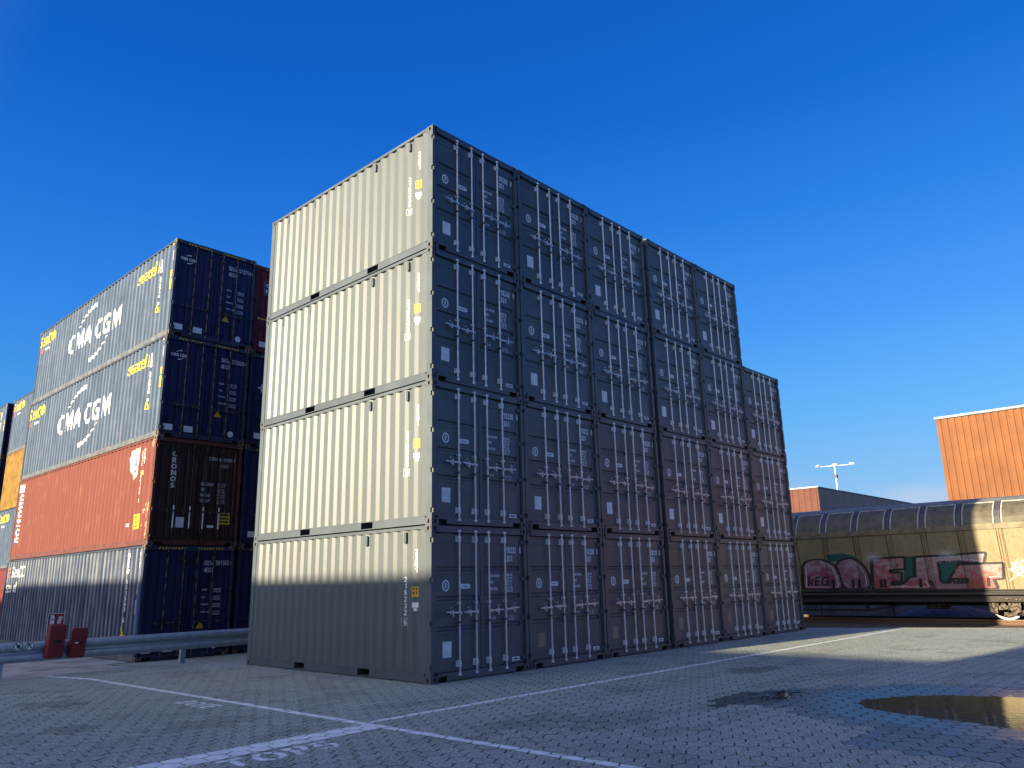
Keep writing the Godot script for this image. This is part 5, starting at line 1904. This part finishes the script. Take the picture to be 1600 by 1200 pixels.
# ---------------------------------------------------------------- scene
func _ready() -> void:
	rng.seed = 11
	# camera
	var cam := Camera3D.new()
	cam.name = "camera"
	var ry := Basis(Vector3.UP, -0.822)
	cam.transform = Transform3D(ry * Basis(Vector3.RIGHT, 0.25) * Basis(Vector3.BACK, -0.023), Vector3(-8.893, 1.626, 10.24))
	cam.fov = 52.98
	cam.near = 0.1
	cam.far = 4000.0
	cam.current = true
	add_child(cam)
	# low evening sun from behind the left
	var travel := Vector3(1.0, -0.234, 0.131).normalized()
	var sky := Sky.new()
	var pano := PanoramaSkyMaterial.new()
	pano.panorama = ImageTexture.create_from_image(sky_image(-travel))
	sky.sky_material = pano
	var env := Environment.new()
	env.background_mode = Environment.BG_SKY
	env.sky = sky
	env.background_energy_multiplier = 1.0 / EXPOSURE
	env.tonemap_mode = Environment.TONE_MAPPER_LINEAR
	env.tonemap_exposure = EXPOSURE
	env.sdfgi_enabled = true
	env.ssao_enabled = true
	env.ssil_enabled = true
	var we := WorldEnvironment.new()
	we.environment = env
	add_child(we)
	var sun := DirectionalLight3D.new()
	sun.name = "sun"
	add_child(sun)
	sun.look_at_from_position(Vector3.ZERO, travel, Vector3.UP)
	sun.light_color = lin(1.0, 0.86, 0.58)
	sun.light_energy = 1.55
	sun.light_angular_distance = 0.53
	sun.shadow_enabled = true

	make_materials()
	var raw := PackedVector2Array([Vector2(2.26, 6.08), Vector2(2.75, 6.30), Vector2(3.25, 6.71), Vector2(3.57, 7.41), Vector2(3.62, 7.9), Vector2(3.3, 8.6), Vector2(2.5, 9.1), Vector2(1.6, 9.0), Vector2(1.05, 8.6), Vector2(1.01, 8.17), Vector2(1.19, 7.53), Vector2(1.35, 6.81), Vector2(1.58, 6.32), Vector2(1.9, 6.1)])
	ring_water = raw
	# ---- setting
	make_ground(cam)
	make_track()
	hall("orange_hall", "tall orange ribbed metal hall rising behind the freight wagon", 40.0, 80.0, 40.0, -1.73, 10.6, M.orange_clad, M.orange_clad, M.white_trim, 0.36)
	hall("red_brown_hall", "low long hall with rust red front and grey shaded side beyond the wagon", 60.0, 150.0, -16.9, -70.0, 9.55, M.brick_clad, M.grey_clad, M.white_trim, 0.55)
	hall("long_warehouse", "long low grey warehouse outside the picture whose roof edge shades the yard", -55.0, -30.3, 0.74, -70.0, 9.24, M.grey_clad, M.grey_clad, M.dark_trim, 0.5)
	hall("high_warehouse", "high grey warehouse outside the picture behind the photographer, shading the foreground", -58.0, -30.3, 46.0, 0.76, 15.4, M.grey_clad, M.grey_clad, M.dark_trim, 0.5)
	# ---- things
	make_grey_block()
	make_left_stacks()
	make_wagon()
	make_guard_rail()
	make_mast()
	make_drain()


func make_grey_block() -> void:
	var numbers := [
		[["218232", "6"], ["218238", "9"], ["218242", "9"], ["218236", "8"]],
		[["218228", "6"], ["218212", "0"], ["218213", "6"], ["218235", "2"]],
		[["218217", "8"], ["218220", "2"], ["218231", "7"], ["218222", "3"]],
		[["218201", "2"], ["218229", "1"], ["218210", "3"], ["218214", "4"]],
		[["218218", "1"], ["218224", "5"], ["218215", "7"], ["218230", "1"]],
		[["218225", "9"], ["218226", "5"], ["218227", "0"]]]
	var ord := ["first", "second", "third", "fourth", "fifth", "sixth"]
	var tier := ["bottom", "second from bottom", "third from bottom", "top"]
	var proto := grey_container()
	var turned := RandomNumberGenerator.new()
	turned.seed = 31
	for c in 6:
		for r in numbers[c].size():
			var t: Node3D = proto.duplicate()
			t.name = numbered("grey_container")
			add_child(t)
			t.position = Vector3(c * STEP_X + (GAP_AFTER_THIRD if c >= 3 else 0.0) + turned.randf_range(-0.006, 0.006), r * STEP_UP, turned.randf_range(-0.012, 0.008))
			var n: Array = numbers[c][r]
			t.set_meta("label", "dark grey container numbered %s, %s in %s door column from sunlit corner" % [n[0], tier[r] if not (c == 5 and r == 2) else "top", ord[c]])
			t.set_meta("category", "container")
			t.set_meta("group", "grey twenty foot containers stacked in a block")
			var tone: Material = M["grey%d" % ((c * 3 + r * 2) % 5)]
			for o in t.find_children("*", "MeshInstance3D", true, false):
				if o.material_override == M.grey:
					o.material_override = tone
			var dr: Node = t.get_node("door2")
			var dl: Node = t.get_node("door")
			letters(dr, n[0], 0.116, Vector3(1.862 - 1.228, 2.135, -0.003), M.white_print, 0.62, true)
			letters(dr, n[1], 0.116, Vector3(2.272 - 1.228, 2.135, 0.002), M.white_print, 0.62, true)
			part(dl, "data_plate", cached("gplate", func(): return box_mesh(Vector3(-0.1, -0.13, -0.004), Vector3(0.1, 0.13, 0.0))), M.tin if (r == 0 and c > 0) else M.sticker, Vector3(0.391 - 0.1, 0.527, -0.002))
			for o in t.find_children("handle*", "MeshInstance3D", true, false):
				o.rotation.z = turned.randf_range(-0.05, 0.05)
				o.position.y += turned.randf_range(-0.012, 0.012)
			for o in t.find_children("lock_bar*", "MeshInstance3D", true, false):
				o.rotation.z = turned.randf_range(-0.0025, 0.0025)
			for o in t.find_children("data_plate", "MeshInstance3D", true, false):
				o.position += Vector3(turned.randf_range(-0.03, 0.03), turned.randf_range(-0.03, 0.03), 0)
				o.rotation.z = turned.randf_range(-0.04, 0.04)
			if c == 0:
				(t.get_node("side_wall") as MeshInstance3D).material_override = textured(grey_side_texture(n[0], n[1]), 0.45)
	proto.free()


func make_left_stacks() -> void:
	var x1 := -0.42
	var z1 := -10.81
	var liner_rows := [["MGW", "34000 KGS", "74950 LBS"], ["Tare", "4700 KGS", "10360 LBS"], ["Payload", "29300 KGS", "64590 LBS"], ["Cubic cap.", "77.0 CU.M", "2720 CU.FT"]]
	var y := func(k: int) -> float: return BASE40 + k * 2.916
	var blue_a := textured(liner_side(41, true, "SEGU 572714 0"), 0.85)
	var blue_b := textured(liner_side(57, true, "SEGU 572029 6"), 0.85)
	var blue_c := textured(liner_side(63, false, "SEGU 572233 1"), 0.85)
	var ges := textured(gesea_side(), 0.9)
	var cro := textured(cronos_side(), 0.85)
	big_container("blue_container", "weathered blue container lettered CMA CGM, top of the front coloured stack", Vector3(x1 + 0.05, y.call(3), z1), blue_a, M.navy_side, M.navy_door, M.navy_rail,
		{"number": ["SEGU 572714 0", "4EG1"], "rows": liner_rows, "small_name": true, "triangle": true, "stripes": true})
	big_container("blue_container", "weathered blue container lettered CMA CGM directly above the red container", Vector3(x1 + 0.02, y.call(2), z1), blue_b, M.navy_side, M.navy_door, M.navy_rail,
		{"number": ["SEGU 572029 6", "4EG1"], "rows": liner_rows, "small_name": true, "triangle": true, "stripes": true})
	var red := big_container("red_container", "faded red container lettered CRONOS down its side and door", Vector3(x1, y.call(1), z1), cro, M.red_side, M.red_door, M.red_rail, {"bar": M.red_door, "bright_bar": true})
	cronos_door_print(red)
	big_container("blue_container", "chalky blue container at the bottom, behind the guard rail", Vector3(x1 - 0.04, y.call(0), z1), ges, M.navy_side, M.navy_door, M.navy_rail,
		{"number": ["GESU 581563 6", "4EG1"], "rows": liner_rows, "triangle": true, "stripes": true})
	# second column, seen in the gap beside the grey block
	var x2 := x1 + 2.62
	var r2 := big_container("red_container", "bright red container seen beside the top blue one, behind the grey block", Vector3(x2, y.call(3) - 0.03, z1 - 0.12), M.bright_red, M.bright_red, M.bright_red, M.red_rail, {"bar": M.bright_red, "stripes": true})
	var d2: Node = r2.get_node("door")
	part(d2, "blue_panel", box_mesh(Vector3(0, 0, -0.004), Vector3(0.5, 0.46, 0.0)), M.white_trim, Vector3(0.25, 2.0, 0.003))
	part(d2, "blue_field", box_mesh(Vector3(0.012, 0.012, -0.004), Vector3(0.488, 0.448, 0.0)), M.navy_door, Vector3(0.25, 2.0, 0.006))
	letters(d2, "C", 0.12, Vector3(0.30, 2.26, 0.008), M.white_print, 1.0, true)
	letters(d2, "E", 0.12, Vector3(0.30, 2.07, 0.008), M.white_print, 1.0, true)
	part(d2, "yellow_arrow", cached("arrow", func():
		var b := MB.new()
		b.prism(PackedVector2Array([Vector2(0, 0), Vector2(0.08, -0.05), Vector2(0.08, -0.018), Vector2(0.8, -0.018), Vector2(0.8, 0.018), Vector2(0.08, 0.018), Vector2(0.08, 0.05)]), Transform3D(Basis(), Vector3.ZERO), 0.002)
		return b.mesh()), M.yellow_print, Vector3(0.05, 1.18, 0.004))
	part(d2, "data_plate", cached("dplate", func(): return box_mesh(Vector3(-0.13, -0.085, -0.004), Vector3(0.13, 0.085, 0.0))), M.sticker, Vector3(0.3, 0.36, 0.004))
	var ll := ["dark blue container under the bright red one, in the gap beside the grey block", "dark blue container beside the red lettered one, in the gap by the grey block", "dark blue container at ground level in the gap beside the grey block"]
	for k in 3:
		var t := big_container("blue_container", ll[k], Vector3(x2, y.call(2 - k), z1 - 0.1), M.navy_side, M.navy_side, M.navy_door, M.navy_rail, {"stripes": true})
		part(t.get_node("door"), "data_plate", cached("dplate", func(): return box_mesh(Vector3(-0.13, -0.085, -0.004), Vector3(0.13, 0.085, 0.0))), M.sticker, Vector3(0.3, 0.36, 0.004))
		if k == 0:
			var star := MB.new()
			for i in 4:
				var a := Vector2.from_angle(TAU * i / 4)
				var c := Vector2.from_angle(TAU * (i + 0.5) / 4) * 0.28
				var e := Vector2.from_angle(TAU * (i - 0.5) / 4) * 0.28
				star.prism(PackedVector2Array([e * 0.16, a * 0.16, c * 0.16, a * 0.02]), Transform3D(Basis(), Vector3.ZERO), 0.002)
			part(t.get_node("door"), "star_emblem", star.mesh(), M.white_print, Vector3(0.35, 1.85, 0.004))
	# next bay behind: only its second column stands
	var zb := -24.12
	var back := [["blue_container", "blue container lettered SeaCO at the far left, top of the stack behind", blue_c, M.navy_side, M.navy_door, M.navy_rail], ["yellow_container", "plain yellow container at the far left, behind the coloured front stack", M.yellow_side, M.yellow_side, M.yellow_side, M.yellow_side], ["blue_container", "blue container lettered SeaCO at the far left, under the yellow one", blue_c, M.navy_side, M.navy_door, M.navy_rail], ["red_container", "red container at the far left edge, bottom of the stack behind", M.bright_red, M.bright_red, M.bright_red, M.red_rail]]
	for k in 4:
		big_container(back[k][0], back[k][1], Vector3(2.25, y.call(3 - k), zb), back[k][2], back[k][3], back[k][4], back[k][5], {"group": "containers stacked behind the front stack"})
	for k in 4:
		big_container("blue_container", "dark blue container in the farthest stack at the picture's left edge, %s" % ["top", "second from top", "third from top", "bottom"][k], Vector3(2.12, y.call(3 - k), -37.0), blue_c if k == 0 else M.navy_side, M.navy_side, M.navy_door, M.navy_rail, {"group": "containers in the farthest stack"})


func make_mast() -> void:
	var t := thing("light_mast", "tall pale floodlight mast with three lamps beyond the low hall", "light mast", Vector3(90.0, -0.2, -26.27))
	var b := MB.new()
	b.tube(Vector3.ZERO, Vector3(0, 15.0, 0), 0.13, 12, 0.08)
	part(t, "pole", b.mesh(), M.lamp_metal)
	var arm := Basis(Vector3.UP, 0.28)
	b = MB.new()
	b.tube(arm * Vector3(-0.2, 15.0, -2.0), arm * Vector3(-0.2, 15.0, 2.0), 0.06, 8)
	part(t, "crossbar", b.mesh(), M.lamp_metal)
	b = MB.new()
	b.box(Vector3(-0.2, 13.5, -0.15), Vector3(0.2, 13.9, 0.2))
	part(t, "junction_box", b.mesh(), M.dark_trim)
	for k in 3:
		b = MB.new()
		b.prism(PackedVector2Array([Vector2(-0.55, -0.25), Vector2(0.55, -0.25), Vector2(0.42, 0.25), Vector2(-0.42, 0.25)]), Transform3D(Basis(Vector3.RIGHT, -0.9), Vector3.ZERO), 0.28)
		var l := part(t, "lamp_head", b.mesh(), M.lamp_metal, arm * Vector3(-0.2, 15.2, (k - 1) * 2.0))
		l.scale = Vector3.ONE * 0.6
		l.rotation.y = -PI / 2 + 0.5 * (k - 1)
		part(l, "lamp_glass", cached("lampglass", func():
			var m := MB.new()
			m.prism(PackedVector2Array([Vector2(-0.48, -0.2), Vector2(0.48, -0.2), Vector2(0.38, 0.2), Vector2(-0.38, 0.2)]), Transform3D(Basis(Vector3.RIGHT, -0.9), Vector3.ZERO) * Transform3D(Basis(), Vector3(0, 0, 0.01)), 0.01)
			return m.mesh()), M.lamp_glass)


func make_drain() -> void:
	var t := thing("debris_clump", "small dark clump of sodden leaves and litter in the damp hollow", "debris", Vector3(1.95, -0.006, 5.1))
	var r := RandomNumberGenerator.new()
	r.seed = 9
	for i in 70:
		var c := Vector3(r.randfn(0, 0.17), 0.004 + absf(r.randfn(0, 0.012)), r.randfn(0, 0.09))
		var b := MB.new()
		var a := r.randf() * TAU
		var s := r.randf_range(0.02, 0.055)
		var u := Vector3(cos(a), r.randf_range(-0.5, 0.7), sin(a)) * s
		var w := Vector3(-sin(a), r.randf_range(-0.3, 0.5), cos(a)) * s * 0.55
		b.quad(c - u, c - w, c + u, c + w)
		b.quad(c - u - Vector3(0, 0.001, 0), c + w - Vector3(0, 0.001, 0), c + u - Vector3(0, 0.001, 0), c - w - Vector3(0, 0.001, 0))
		part(t, "leaf", b.mesh(), M.sleeper if i % 6 else M.wagon_trim)
